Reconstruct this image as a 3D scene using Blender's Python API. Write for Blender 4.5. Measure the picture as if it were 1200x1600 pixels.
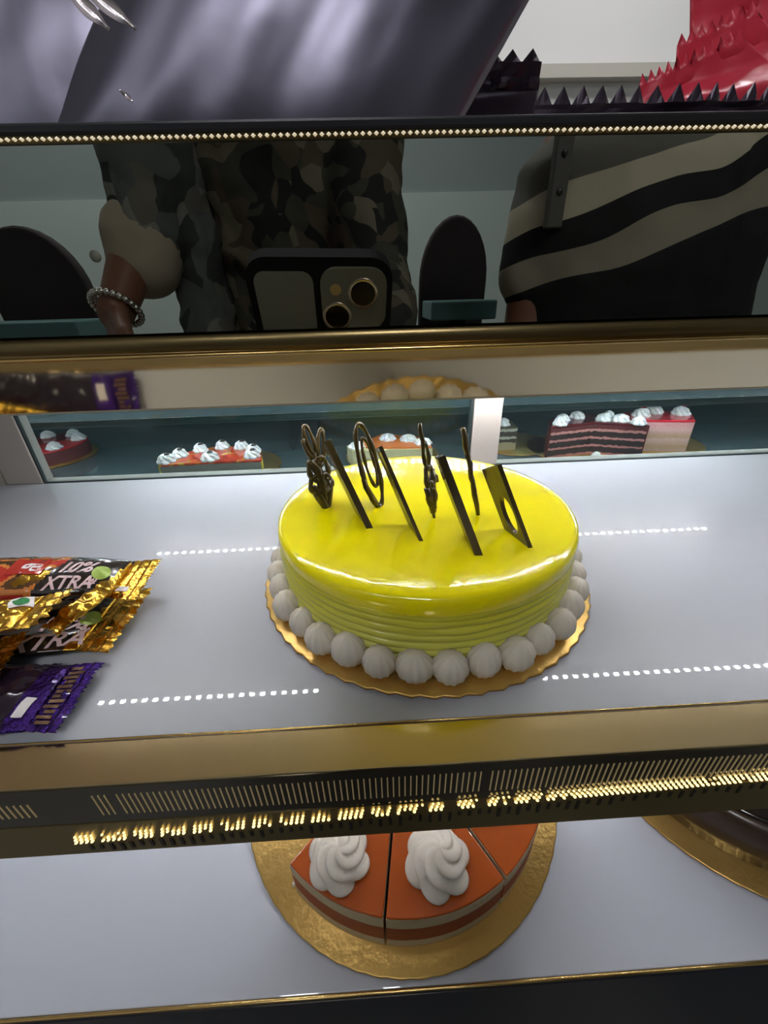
import bpy, bmesh, math, random
from mathutils import Vector as V, Matrix, noise
PI = math.pi
sc = bpy.context.scene
C = sc.collection
for o in list(bpy.data.objects): bpy.data.objects.remove(o)
rnd = random.Random(7)
Z0 = 0.85                       # height of the lens above the floor; shapes below use heights relative to the lens

# ------------------------------------------------------------------ camera, world, exposure
cam = bpy.data.objects.new('camera', bpy.data.cameras.new('camera'))
C.objects.link(cam); sc.camera = cam
CF = V((0.02785623, 0.88123295, -0.47186069)); CR = V((0.99864383, -0.04530372, -0.02565307)); CU = V((0.04398337, 0.47050617, 0.88129984))
rot = Matrix((CR, CU, -CF)).transposed()
cam.matrix_world = Matrix.Translation((0, 0, Z0)) @ rot.to_4x4()
cam.data.sensor_fit = 'VERTICAL'; cam.data.sensor_height = 36
cam.data.lens = 36 * 633.7 / 1600
cam.data.clip_start = 0.0015; cam.data.clip_end = 60
sc.view_settings.view_transform = 'Standard'; sc.view_settings.look = 'None'
sc.view_settings.gamma = 1; sc.view_settings.use_curve_mapping = False
sc.view_settings.exposure = 0.0
sc.cycles.use_denoising = True
sc.cycles.max_bounces = 10; sc.cycles.transparent_max_bounces = 16
sc.cycles.sample_clamp_indirect = 4
w = bpy.data.worlds.new('world'); sc.world = w; w.use_nodes = True
w.node_tree.nodes['Background'].inputs[0].default_value = (.8, .85, 1, 1)
w.node_tree.nodes['Background'].inputs[1].default_value = .12
LED_MAIN, LED_REAR, LED_LOW, FILL_BACKCASE = 150, 215, 300, 150
CEILING_LAMP = 21.5

# ------------------------------------------------------------------ materials
def srgb(r, g, b):
    f = lambda c: (c/255/12.92) if c/255 <= .04045 else ((c/255+.055)/1.055)**2.4
    return (f(r), f(g), f(b), 1)
def mat(name, col, rough=.5, metal=0., coat=0., var=.0, scale=40, bump=0., bscale=80, emit=None, estr=0, sss=0, trans=0, spec=.5, aniso=None):
    m = bpy.data.materials.new(name); m.use_nodes = True
    nt = m.node_tree; N = nt.nodes; L = nt.links
    b = N['Principled BSDF']; b.inputs['Base Color'].default_value = col
    b.inputs['Roughness'].default_value = rough; b.inputs['Metallic'].default_value = metal
    b.inputs['Coat Weight'].default_value = coat; b.inputs['Coat Roughness'].default_value = .04
    b.inputs['Specular IOR Level'].default_value = spec
    if trans: b.inputs['Transmission Weight'].default_value = trans
    if sss:
        b.inputs['Subsurface Weight'].default_value = sss; b.inputs['Subsurface Scale'].default_value = .006
        b.inputs['Subsurface Radius'].default_value = (1, .8, .5)
    tc = N.new('ShaderNodeTexCoord')
    if var:
        n = N.new('ShaderNodeTexNoise'); n.inputs['Scale'].default_value = scale; n.inputs['Detail'].default_value = 4
        L.new(tc.outputs['Object'], n.inputs['Vector'])
        mx = N.new('ShaderNodeMix'); mx.data_type = 'RGBA'
        mx.inputs['A'].default_value = tuple(c*(1-var) for c in col[:3])+(1,)
        mx.inputs['B'].default_value = tuple(min(1, c*(1+var)) for c in col[:3])+(1,)
        L.new(n.outputs['Fac'], mx.inputs['Factor']); L.new(mx.outputs['Result'], b.inputs['Base Color'])
    if bump:
        n = N.new('ShaderNodeTexNoise'); n.inputs['Scale'].default_value = bscale; n.inputs['Detail'].default_value = 3
        L.new(tc.outputs['Object'], n.inputs['Vector'])
        bp = N.new('ShaderNodeBump'); bp.inputs['Strength'].default_value = bump; bp.inputs['Distance'].default_value = .002
        L.new(n.outputs['Fac'], bp.inputs['Height']); L.new(bp.outputs['Normal'], b.inputs['Normal'])
    if emit:
        b.inputs['Emission Color'].default_value = emit; b.inputs['Emission Strength'].default_value = estr
    return m
def ramp_mat(name, build, rough=.6, coat=0, bump=0, bscale=60, sss=0):
    """build(nodes, links, texcoord) returns a colour socket"""
    m = mat(name, (.5, .5, .5, 1), rough, coat=coat, bump=bump, bscale=bscale, sss=sss)
    nt = m.node_tree
    tc = [n for n in nt.nodes if n.type == 'TEX_COORD'][0]
    nt.links.new(build(nt.nodes, nt.links, tc), nt.nodes['Principled BSDF'].inputs['Base Color'])
    return m
def ramp(N, L, fac, stops, const=False):
    r = N.new('ShaderNodeValToRGB'); e = r.color_ramp.elements
    r.color_ramp.interpolation = 'CONSTANT' if const else 'LINEAR'
    e[0].position, e[0].color = stops[0]; e[1].position, e[1].color = stops[1]
    for p, c in stops[2:]:
        k = e.new(p); k.color = c
    L.new(fac, r.inputs['Fac']); return r.outputs['Color']
def glass_mat(name, tint, rough=.02, refl=1.0):
    m = bpy.data.materials.new(name); m.use_nodes = True; nt = m.node_tree; nt.nodes.clear()
    out = nt.nodes.new('ShaderNodeOutputMaterial'); mx = nt.nodes.new('ShaderNodeMixShader')
    t = nt.nodes.new('ShaderNodeBsdfTransparent'); t.inputs[0].default_value = tint
    g = nt.nodes.new('ShaderNodeBsdfGlossy'); g.inputs['Roughness'].default_value = rough
    fr = nt.nodes.new('ShaderNodeLayerWeight'); pw_ = nt.nodes.new('ShaderNodeMath'); pw_.operation = 'POWER'; pw_.inputs[1].default_value = 4
    nt.links.new(fr.outputs['Facing'], pw_.inputs[0])
    mu = nt.nodes.new('ShaderNodeMath'); mu.operation = 'MULTIPLY_ADD'; mu.inputs[1].default_value = refl*.9; mu.inputs[2].default_value = .04
    nt.links.new(pw_.outputs[0], mu.inputs[0]); nt.links.new(mu.outputs[0], mx.inputs[0])
    nt.links.new(t.outputs[0], mx.inputs[1]); nt.links.new(g.outputs[0], mx.inputs[2]); nt.links.new(mx.outputs[0], out.inputs[0])
    return m
def mirror_mat(name, tint, rough=.0, bump=0, bscale=20):
    m = mat(name, tint, rough, metal=1, bump=bump, bscale=bscale); m.node_tree.nodes['Principled BSDF'].inputs['Specular Tint'].default_value = (1, 1, 1, 1)
    m.node_tree.nodes['Principled BSDF'].inputs['Specular IOR Level'].default_value = 0
    return m

M = {}
M['wall'] = mat('white wall paint', srgb(214, 212, 210), .7, var=.02, scale=3)
M['wall_grey'] = mat('grey wall paint', srgb(160, 172, 172), .7, var=.03, scale=3)
M['panel_light'] = mat('pale wall panel', srgb(205, 218, 214), .6, var=.02, scale=3)
M['band'] = mat('warm grey band', srgb(178, 172, 162), .7)
M['floor'] = mat('grey floor tile', srgb(120, 116, 110), .35, var=.08, scale=6)
M['ceiling'] = mat('ceiling paint', srgb(225, 225, 225), .8)
M['opal'] = mat('opal glass', srgb(188, 192, 202), .32, coat=1, var=.01, scale=5, spec=.3)
M['opal'].node_tree.nodes['Principled BSDF'].inputs['Coat Roughness'].default_value = .02
M['underside'] = mat('cream laminate underside', srgb(214, 208, 192), .4, coat=.3)
M['black_mirror'] = mirror_mat('black glass mirror', (.44, .45, .42, 1))
M['gold_mirror'] = mirror_mat('gold mirror strip', (1.0, .86, .60, 1), .05)
M['ledge'] = mirror_mat('brushed gold ledge', (.86, .68, .40, 1), .14, bump=.05, bscale=25)
M['gold_rod'] = mat('polished gold edge', (.85, .58, .22, 1), .22, metal=1)
M['dark_gold'] = mat('dark bronze trim', (.10, .075, .035, 1), .28, metal=.8)
M['dark_trim'] = mat('dark anodised rim', (.035, .035, .04, 1), .3, metal=.5)
M['brown_glass'] = mat('smoked brown strip', (.035, .028, .018, 1), .14, coat=.6)
M['brown_band'] = mat('bronze foil band', (.26, .20, .085, 1), .3, metal=.7)
M['dash'] = mat('glowing cream ribs', srgb(170, 155, 120), .5, emit=srgb(170, 150, 105), estr=.2)  # own glow imitates reflections on the fascia
M['streak'] = mat('mirrored rib streaks', (.02, .017, .012, 1), .35)
M['navy'] = mat('dark navy laminate', (.022, .026, .042, 1), .22, var=.3, scale=9)
M['frame'] = mat('white powder coated frame', srgb(186, 178, 172), .4, coat=.2)
M['seal'] = mat('dark rubber seal', srgb(40, 50, 52), .5)
M['glass'] = glass_mat('teal tinted glass', (.90, .965, .965, 1), .01, 1.0)
M['glass_edge'] = mat('green glass edge', srgb(60, 120, 100), .2, coat=.5)
M['rear_wall'] = mat('teal cabinet lining', srgb(70, 98, 104), .3, var=.1, scale=3)
M['rear_shelf'] = mat('teal glass counter', srgb(78, 98, 102), .15, coat=.4)
M['led_tape'] = mat('led tape', srgb(225, 225, 220), .5)
def led(name, strength, col=(.97, .98, 1, 1)):
    return mat(name, (1, 1, 1, 1), .5, emit=col, estr=strength)

# ------------------------------------------------------------------ mesh helpers (heights relative to the lens unless local)
def up(p): return V((p[0], p[1], p[2]+Z0))
def link(o, parent):
    C.objects.link(o)
    if parent is not None: o.parent = parent
    return o
def obj(name, bm, m, parent=None, smooth=False, origin=None):
    """origin: root position (lens-relative) subtracted from vertices built in room coordinates"""
    if origin is not None: bmesh.ops.translate(bm, verts=bm.verts, vec=-V(origin))
    bmesh.ops.recalc_face_normals(bm, faces=bm.faces)
    me = bpy.data.meshes.new(name); bm.to_mesh(me); bm.free()
    for x in (m if isinstance(m, (list, tuple)) else [m]): me.materials.append(x)
    if smooth:
        for p in me.polygons: p.use_smooth = True
    o = bpy.data.objects.new(name, me); link(o, parent); return o
def thing(name, label, cat, loc=(0, 0, 0), group=None, rotz=0):
    o = bpy.data.objects.new(name, None); o.empty_display_size = .02; C.objects.link(o)
    o.location = up(loc); o.rotation_euler = (0, 0, rotz); o['label'] = label; o['category'] = cat
    if group: o['group'] = group
    return o
def tag(o, label, cat, group=None):
    o['label'] = label; o['category'] = cat
    if group: o['group'] = group
    return o
def box(bm, x0, x1, y0, y1, z0, z1, bev=0, mi=0):
    vs = [bm.verts.new((x, y, z)) for z in (z0, z1) for x, y in ((x0, y0), (x1, y0), (x1, y1), (x0, y1))]
    fs = [bm.faces.new([vs[i] for i in q]) for q in ((0, 3, 2, 1), (4, 5, 6, 7), (0, 1, 5, 4), (1, 2, 6, 5), (2, 3, 7, 6), (3, 0, 4, 7))]
    for f in fs: f.material_index = mi
    if bev:
        es = list({e for f in fs for e in f.edges})
        bmesh.ops.bevel(bm, geom=es, offset=bev, segments=2, affect='EDGES', profile=.5)
    return vs
def abox(*a, **k):
    bm = bmesh.new(); box(bm, *a, **k); return bm
def tube(bm, pts, r, n=8, closed=False, mi=0):
    pts = [V(p) for p in pts]; m_ = len(pts); rr = r if hasattr(r, '__len__') else [r]*m_
    rings = []; ref = None
    for i, p in enumerate(pts):
        a = pts[(i-1) % m_] if closed or i else p; b = pts[(i+1) % m_] if closed or i < m_-1 else p
        t = (b-a).normalized()
        if ref is None: ref = t.orthogonal().normalized()
        ref = (ref - t*ref.dot(t)).normalized(); s = t.cross(ref)
        rings.append([bm.verts.new(p+(ref*math.cos(2*PI*k/n)+s*math.sin(2*PI*k/n))*rr[i]) for k in range(n)])
    for i in range(m_ if closed else m_-1):
        A, B = rings[i], rings[(i+1) % m_]
        off = 0
        if closed and i == m_-1:
            off = min(range(n), key=lambda q: (A[0].co-B[q].co).length)
        for k in range(n):
            f = bm.faces.new((A[k], A[(k+1) % n], B[(k+1+off) % n], B[(k+off) % n])); f.material_index = mi
    if not closed:
        bm.faces.new(rings[0][::-1]).material_index = mi; bm.faces.new(rings[-1]).material_index = mi
def lathe(bm, prof, n=64, c=(0, 0, 0), mi=0, rf=None):
    """prof: (r,z) list; first and last closed by a pole if r==0"""
    rings = []
    for r, z in prof:
        if r < 1e-6: rings.append([bm.verts.new((c[0], c[1], c[2]+z))])
        else:
            ring = []
            for k in range(n):
                a = 2*PI*k/n; q = r*(rf(a, z, r) if rf else 1)
                ring.append(bm.verts.new((c[0]+q*math.cos(a), c[1]+q*math.sin(a), c[2]+z)))
            rings.append(ring)
    for A, B in zip(rings, rings[1:]):
        for k in range(n):
            k2 = (k+1) % n
            if len(A) == 1: f = bm.faces.new((A[0], B[k], B[k2]))
            elif len(B) == 1: f = bm.faces.new((A[k], A[k2], B[0]))
            else: f = bm.faces.new((A[k], A[k2], B[k2], B[k]))
            f.material_index = mi
def cyl(bm, c, r, z0, z1, n=48, mi=0): lathe(bm, [(0, z0), (r, z0), (r, z1), (0, z1)], n, (c[0], c[1], 0), mi)
def prism(bm, poly, z0, z1, mi=0):
    a = [bm.verts.new((x, y, z0)) for x, y in poly]; b = [bm.verts.new((x, y, z1)) for x, y in poly]
    bm.faces.new(a[::-1]).material_index = mi; bm.faces.new(b).material_index = mi
    for i in range(len(a)):
        j = (i+1) % len(a); bm.faces.new((a[i], a[j], b[j], b[i])).material_index = mi
def extr_x(bm, yz, x0, x1, mi=0):
    a = [bm.verts.new((x0, y, z)) for y, z in yz]; b = [bm.verts.new((x1, y, z)) for y, z in yz]
    bm.faces.new(a[::-1]).material_index = mi; bm.faces.new(b).material_index = mi
    for i in range(len(a)):
        j = (i+1) % len(a); bm.faces.new((a[i], a[j], b[j], b[i])).material_index = mi
def struct(name, bm, m):
    o = obj(name, bm, m); o.location.z = Z0; o['kind'] = 'structure'; return o

# ------------------------------------------------------------------ room
FZ, CZ = -Z0, 1.75
XL, XR, YB, YF = -2.6, 2.8, -2.6, 2.2
struct('floor', abox(XL, XR, YB, YF, FZ-.05, FZ), M['floor'])
struct('ceiling', abox(XL, XR, YB, YF, CZ, CZ+.05), M['ceiling'])
struct('wall_back', abox(XL, XR, YF, YF+.05, FZ, CZ), M['wall'])
struct('wall_front', abox(XL, XR, YB-.05, YB, FZ, CZ), M['wall_grey'])
struct('wall_left', abox(XL-.05, XL, YB, YF, FZ, CZ), M['wall'])
struct('wall_right', abox(XR, XR+.05, YB, YF, FZ, CZ), M['wall_grey'])
struct('trim_1', abox(XL, XR, YF-.05, YF, .726, .765), M['band'])
struct('trim_2', abox(XL, XR, YB, YB+.02, FZ, .50), M['panel_light'])
def ceiling_lamp(x, y, sx, sy, label, s):
    t = thing('ceiling_lamp', label, 'ceiling lamp', (x, y, CZ), 'ceiling lamps')
    bm = bmesh.new()
    for a in ((-sx, sx, -sy, -sy+.02), (-sx, sx, sy-.02, sy), (-sx, -sx+.02, -sy+.02, sy-.02), (sx-.02, sx, -sy+.02, sy-.02)): box(bm, *a, -.03, 0)
    obj('lamp_frame', bm, M['frame'], t)
    obj('diffuser', abox(-sx+.02, sx-.02, -sy+.02, sy-.02, -.022, -.006), led('lamp diffuser', s), t)
ceiling_lamp(-.25, -1.35, .30, .30, 'square ceiling lamp over the customers, nearest to the cake counter', CEILING_LAMP)
ceiling_lamp(-1.7, -1.9, .25, .25, 'added ceiling light above the left group of dark chairs', CEILING_LAMP*.6)  # added out of view to fill the room with light
ceiling_lamp(.9, 1.2, .40, .30, 'added large ceiling light behind the cake counter, near the white wall', CEILING_LAMP*.8)  # added out of view to brighten the white wall

# ------------------------------------------------------------------ display case
case = thing('display_case', 'cake display case with white opal shelves, black mirror fascia and gold trims', 'display case', (0, .29, FZ))
CO = (0, .29, FZ)
def cp(name, bm, m, smooth=False, label=None):
    o = obj(name, bm, m, case, smooth, origin=CO)
    if label: o['label'] = label
    return o
X0, X1 = -.62, .80
HS = -.1855
# main shelf, lower shelf, upper deck
cp('shelf_panel', abox(X0, X1, .127, .455, HS-.008, HS, .0008), M['opal'], label='middle white opal glass shelf')
cp('shelf_panel', abox(X0, X1, .089, .455, -.418, -.41, .0008), M['opal'], label='lower white opal glass shelf')
cp('deck', abox(X0, X1, .1472, .442, -.030, .0360), M['underside'])
cp('deck_front', abox(X0, X1, .1306, .1471, -.0125, .0360), M['dark_trim'])
cp('fascia_mirror', abox(X0, X1, .127, .1305, -.0079, .0335), M['black_mirror'], label='black mirror fascia strip')
# rim over the mirror; glowing beads stand in for leds reflected in the trim
cp('rim', abox(X0, X1, .1262, .135, .0343, .0366, .0006), M['dark_trim'])
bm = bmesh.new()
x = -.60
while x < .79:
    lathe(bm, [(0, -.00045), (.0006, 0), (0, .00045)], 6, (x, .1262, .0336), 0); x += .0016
o = cp('glint_beads', bm, led('warm glint beads', .55, (1, .83, .52, 1)), label='thin line of glowing beads standing in for reflected leds')
cp('bead_channel', abox(X0, X1, .1266, .1306, .0328, .0343), M['dark_gold'])
# bullnose bar and slanted mirror under the fascia
bm = bmesh.new(); tube(bm, [(X0, .130, -.0109), (X1, .130, -.0109)], .0031, 16); cp('bullnose', bm, mat('bronze bullnose', (.22, .16, .07, 1), .3, metal=.9), True)
bm = bmesh.new(); tube(bm, [(X0, .1273, -.0140), (X1, .1273, -.0140)], .0006, 8); cp('edge_line', bm, M['gold_rod'], True)
A, B = V((0, .1275, -.0139)), V((0, .1436, -.0328))
nrm = V((0, (B-A).z, -(B-A).y)).normalized()*-.0015
cp('slanted_mirror', (lambda b: (extr_x(b, [(A.y, A.z), (B.y, B.z), (B.y-abs(nrm.y)*-1, B.z+abs(nrm.z)), (A.y+abs(nrm.y), A.z+abs(nrm.z))], X0, X1), b)[1])(bmesh.new()), M['gold_mirror'], label='slanted gold mirror strip under the fascia')
bm = bmesh.new(); tube(bm, [(X0, .1440, -.0326), (X1, .1440, -.0326)], .0007, 8); cp('edge_line', bm, mat('pale lip', srgb(225, 214, 190), .35), True)
# led strips: tape with separate emitters
def led_strip(y, z, xa, xb, step, strength, name, label=None, sz=(.004, .003), face=(0, 0, -1)):
    bm = bmesh.new(); box(bm, xa-.005, xb+.005, y-.005, y+.005, z, z+.001, mi=0)
    x = xa
    while x <= xb:
        box(bm, x-sz[0]/2, x+sz[0]/2, y-sz[1]/2, y+sz[1]/2, z-.0006, z, mi=1); x += step
    return cp('led_strip', bm, [M['led_tape'], led(name, strength)], label=label)
led_strip(.27, -.0315, -.30, .60, .0103, LED_MAIN, 'white led', 'led strip under the upper deck')
led_strip(.437, -.0915, -.27, .44, .0103, LED_REAR, 'white led rear', 'led strip under the rear header')
led_strip(.33, -.1955, -.45, .60, .0103, LED_LOW, 'white led low', 'rear led strip under the middle shelf')
led_strip(.125, -.1955, -.13, .04, .0103, LED_LOW*.12, 'white led faint', 'short faint led strip under the shelf front')
# ledge and lower fascia of the middle shelf
cp('ledge', abox(X0, X1, .1055, .1262, -.1890, -.1855, .0005), M['ledge'], label='gold ledge along the middle shelf')
bm = bmesh.new(); tube(bm, [(X0, .1266, -.1850), (X1, .1266, -.1850)], .0005, 8); cp('edge_line', bm, M['gold_rod'], True)
cp('fascia', abox(X0, X1, .1052, .1082, -.2150, -.1866), M['brown_glass'], label='smoked brown fascia under the ledge')
cp('fascia_band', abox(X0, X1, .1048, .1082, -.2415, -.2150), M['brown_band'], label='bronze band under the smoked fascia')
bm = bmesh.new(); x = -.1300  # faintly glowing dashes, built in place of reflections on the fascia
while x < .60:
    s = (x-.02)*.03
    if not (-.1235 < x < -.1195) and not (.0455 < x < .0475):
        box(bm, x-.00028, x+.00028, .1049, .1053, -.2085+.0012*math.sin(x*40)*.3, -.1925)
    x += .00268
cp('glint_ribs', bm, M['dash'], label='long row of reflections built as fine glowing cream ribs')
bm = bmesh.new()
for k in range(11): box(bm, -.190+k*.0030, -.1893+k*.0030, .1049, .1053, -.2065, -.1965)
cp('glint_ribs', bm, M['dash'], label='short row of reflections built as glowing cream ribs at the left')
bm = bmesh.new(); bk = bmesh.new()  # glowing bead rows imitate led reflections in the fascia
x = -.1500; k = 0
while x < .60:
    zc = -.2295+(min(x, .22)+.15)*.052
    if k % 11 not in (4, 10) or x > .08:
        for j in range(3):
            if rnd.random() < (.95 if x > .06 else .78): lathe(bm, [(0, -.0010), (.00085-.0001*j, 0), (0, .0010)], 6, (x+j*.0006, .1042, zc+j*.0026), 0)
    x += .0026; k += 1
x = -.145; k = 0  # dark streaks modelled for the doubled reflection of the dashes
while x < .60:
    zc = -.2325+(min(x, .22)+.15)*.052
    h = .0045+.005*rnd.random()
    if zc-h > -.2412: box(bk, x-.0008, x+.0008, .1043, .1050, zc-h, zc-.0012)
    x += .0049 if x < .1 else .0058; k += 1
cp('glint_beads', bm, led('gold glint beads', 2.2, (1, .70, .22, 1)), label='rows of gold glint beads standing in for led reflections, on the bronze band')
cp('mirrored_ribs', bk, M['streak'])
# bottom trim of the lower shelf
bm = bmesh.new(); tube(bm, [(X0, .0878, -.4105), (X1, .0878, -.4105)], .0011, 8); cp('edge_line', bm, M['gold_rod'], True)
cp('base_fascia', abox(X0, X1, .086, .0888, FZ, -.4122), M['navy'], label='dark navy front below the lower shelf')
cp('side_panel', abox(X0-.02, X0, .086, .47, FZ, .0375), M['frame'])
cp('side_panel', abox(X1, X1+.02, .086, .47, FZ, .0375), M['frame'])
# rear frame and panes
cp('header', abox(X0, X1, .443, .470, -.0905, .0360), M['frame'])
cp('post', abox(.1205, .1530, .4555, .475, HS-.0005, -.0906, .001), M['frame'], label='white post between the two panes')
cp('post', abox(-.4280, -.3870, .4555, .475, HS-.0005, -.0906, .001), M['frame'], label='white post at the left of the panes')
cp('rear_panel', abox(X0, -.4295, .4555, .475, -.41, -.0906), M['frame'])
cp('lower_back_panel', abox(-.4280, X1, .4555, .475, -.41, HS-.001), M['frame'], label='white back panel below the middle shelf')
cp('glass_pane', abox(-.3865, .1175, .462, .466, HS-.0005, -.0906), M['glass'], label='left sliding glass pane')
cp('glass_pane', abox(.1535, X1, .462, .466, HS-.0005, -.0906), M['glass'], label='right sliding glass pane')
bm = bmesh.new(); box(bm, .1176, .1200, .4585, .469, HS, -.0906); cp('seal', bm, M['seal'])
cp('seal', abox(-.3869, -.3850, .4570, .461, HS, -.0906), M['seal'])
cp('edge_line', abox(-.385, X1, .4552, .4575, HS-.0005, HS+.0012), M['seal'])

# ------------------------------------------------------------------ rear cabinet seen through the panes
cab = thing('rear_cabinet', 'dark teal lined cake cabinet seen through the glass panes', 'cabinet', (.05, .85, FZ))
BO = (.05, .85, FZ)
RS = -.26
def bp_(name, bm, m, label=None):
    o = obj(name, bm, m, cab, origin=BO)
    if label: o['label'] = label
    return o
bp_('counter_top', abox(-1.1, 1.3, .56, 1.15, RS-.01, RS), M['rear_shelf'])
bp_('back_panel', abox(-1.1, 1.3, 1.15, 1.17, FZ, -.02), M['rear_wall'])
bp_('base', abox(-1.1, 1.3, .58, 1.149, FZ, RS-.0105), M['rear_wall'])
bp_('side_panel', abox(-1.12, -1.1, .56, 1.17, FZ, -.02), M['rear_wall'])
bp_('side_panel', abox(1.3, 1.32, .56, 1.17, FZ, -.02), M['rear_wall'])
bp_('roof', abox(-1.12, 1.32, .56, 1.17, -.02, -.01), M['underside'])
def frosted(name):
    m = mat(name, srgb(150, 178, 186), .25, coat=.4)
    return m
def see(name, tint, dcol, f):
    m = bpy.data.materials.new(name); m.use_nodes = True; nt = m.node_tree; N = nt.nodes
    b = N['Principled BSDF']; b.inputs['Base Color'].default_value = dcol; b.inputs['Roughness'].default_value = .15
    t = N.new('ShaderNodeBsdfTransparent'); t.inputs[0].default_value = tint
    mx = N.new('ShaderNodeMixShader'); mx.inputs[0].default_value = f
    nt.links.new(t.outputs[0], mx.inputs[1]); nt.links.new(b.outputs[0], mx.inputs[2]); nt.links.new(mx.outputs[0], N['Material Output'].inputs[0])
    return m
bp_('glass_shelf', abox(-1.1, 1.3, .60, 1.149, -.156, -.150), see('pale teal shelf glass', (.6, .8, .8, 1), srgb(140, 172, 184), .65))
bp_('glass_shelf_edge', abox(-1.1, 1.3, .5965, .5998, -.1565, -.1495), mat('dark teal glass edge', srgb(28, 62, 62), .2, coat=.6))
bp_('edge_rail', abox(-1.1, 1.3, .612, .616, -.1635, -.1565), mat('grey rail', srgb(110, 132, 136), .3, metal=.5))
bp_('glass_divider', abox(-.150, -.147, .75, 1.14, RS, -.157), see('teal divider', (.75, .85, .85, 1), srgb(40, 60, 64), .4))
bm = bmesh.new(); box(bm, -1.0, 1.2, .90, .91, -.0215, -.0205, mi=0)  # strip added under the roof to light the cabinet
x = -1.0
while x < 1.2: box(bm, x, x+.012, .90, .908, -.0225, -.0215, mi=1); x += .05
o = bp_('led_strip', bm, [M['led_tape'], led('added cabinet light', FILL_BACKCASE*1.4)])
bm = bmesh.new(); box(bm, -1.0, 1.2, .619, .627, -.1575, -.1565, mi=0)  # strip added behind the rail so the rear cakes get light
x = -1.0
while x < 1.2: box(bm, x, x+.006, .620, .625, -.1583, -.1575, mi=1); x += .03
o = bp_('led_strip', bm, [M['led_tape'], led('added shelf light', FILL_BACKCASE)])

# ------------------------------------------------------------------ cake parts
M['gold_board'] = mat('gold foil cake board', (.72, .46, .14, 1), .30, metal=.85, var=.12, scale=30, bump=.25, bscale=220)
M['board_edge'] = mat('board cut edge', srgb(150, 100, 45), .7)
M['cream'] = mat('whipped cream', srgb(214, 206, 194), .5, sss=.25, bump=.08, bscale=400)
M['cream_cool'] = mat('white whipped cream', srgb(238, 238, 240), .5, sss=.2)
M['glaze_y'] = mat('yellow mirror glaze', (1.0, .85, .001, 1), .16, coat=.5, var=.02, scale=18, bump=.22, bscale=60, sss=.1)
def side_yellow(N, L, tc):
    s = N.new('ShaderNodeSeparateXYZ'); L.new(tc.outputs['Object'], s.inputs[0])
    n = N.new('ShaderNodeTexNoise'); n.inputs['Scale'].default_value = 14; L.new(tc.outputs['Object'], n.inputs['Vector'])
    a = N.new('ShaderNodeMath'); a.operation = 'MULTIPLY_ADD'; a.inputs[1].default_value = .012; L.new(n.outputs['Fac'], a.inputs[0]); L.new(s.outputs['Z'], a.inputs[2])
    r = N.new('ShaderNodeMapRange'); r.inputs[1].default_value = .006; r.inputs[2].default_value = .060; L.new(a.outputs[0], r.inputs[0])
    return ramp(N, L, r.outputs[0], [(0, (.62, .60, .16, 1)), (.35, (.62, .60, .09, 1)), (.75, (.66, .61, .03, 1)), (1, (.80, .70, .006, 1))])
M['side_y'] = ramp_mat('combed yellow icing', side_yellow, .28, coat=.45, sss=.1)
M['choc'] = mat('dark chocolate', (.085, .060, .022, 1), .25, coat=.5, var=.25, scale=90, bump=.15, bscale=300)

def board(r, label, loc, scallop=.0006, name='cake_board', group=None, t=.003):
    loc = (loc[0], loc[1], loc[2]+.0004)
    th = thing(name, label, 'cake board', loc, group)
    bm = bmesh.new()
    prof = [(0, t-.0005), (r-.001, t-.0005), (r, t*.7), (r-.0003, t*.3), (r-.0012, 0), (0, 0)]
    lathe(bm, prof, 180, rf=lambda a, z, q: 1+(scallop/q*math.sin(a*60) if q > r*.9 and z < t*.9 else 0))
    for f in bm.faces:
        c = f.calc_center_median()
        f.material_index = 0 if c.z > t*.6 else 1
    obj('board_disc', bm, [M['gold_board'], M['board_edge']], th, True)
    return th
def rosette_bm(r, h, lobes=7, twist=3.0, c=(0, 0, 0), seed=0):
    bm = bmesh.new(); n = 84; rows = 26; rg = random.Random(seed); ph = rg.random()*6
    rings = []
    lean = V((rg.uniform(-.12, .12), rg.uniform(-.12, .12), 0))*r
    for i in range(rows+1):
        t = i/rows
        R = r*(1-.10*(1-t)**6)*math.cos(t*PI/2)**.62 if t < .999 else .0001
        R *= 1 + .10*math.sin(t*11+.6)*(1-t)
        z = h*t**.85
        ring = []
        for k in range(n):
            a = 2*PI*k/n
            l = abs(math.cos((a*lobes+ph+twist*lobes*t**1.3*.7)/2))
            q = R*(.74+.31*l**.6)
            ring.append(bm.verts.new(V((q*math.cos(a), q*math.sin(a), z)) + lean*t*t + V(c)))
        rings.append(ring)
    for A_, B_ in zip(rings, rings[1:]):
        for k in range(n): bm.faces.new((A_[k], A_[(k+1) % n], B_[(k+1) % n], B_[k]))
    bm.faces.new(rings[0][::-1]); bm.faces.new(rings[-1])
    return bm
def dollop_bm(rx, ry, h, seed=0):
    """fluted shell of piped cream, tail pointing to -y"""
    bm = bmesh.new(); n = 40; m_ = 14; rings = []
    for i in range(m_+1):
        t = i/m_; ph = -PI/2*.75 + t*(PI*.875)
        ring = []
        for k in range(n):
            a = 2*PI*k/n; fl = 1-.11*abs(math.cos(a*6+seed))**2.5
            x = rx*math.cos(ph)*math.cos(a)*fl; y = ry*math.cos(ph)*math.sin(a)*fl
            z = h*.5*(math.sin(ph)+.70)*1.12
            ring.append(bm.verts.new((x, y, z)))
        rings.append(ring)
    for A_, B_ in zip(rings, rings[1:]):
        for k in range(n): bm.faces.new((A_[k], A_[(k+1) % n], B_[(k+1) % n], B_[k]))
    bm.faces.new(rings[0][::-1]); bm.faces.new(rings[-1])
    zmin = min(v.co.z for v in bm.verts)
    for v in bm.verts: v.co.z -= zmin
    return bm

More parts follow.
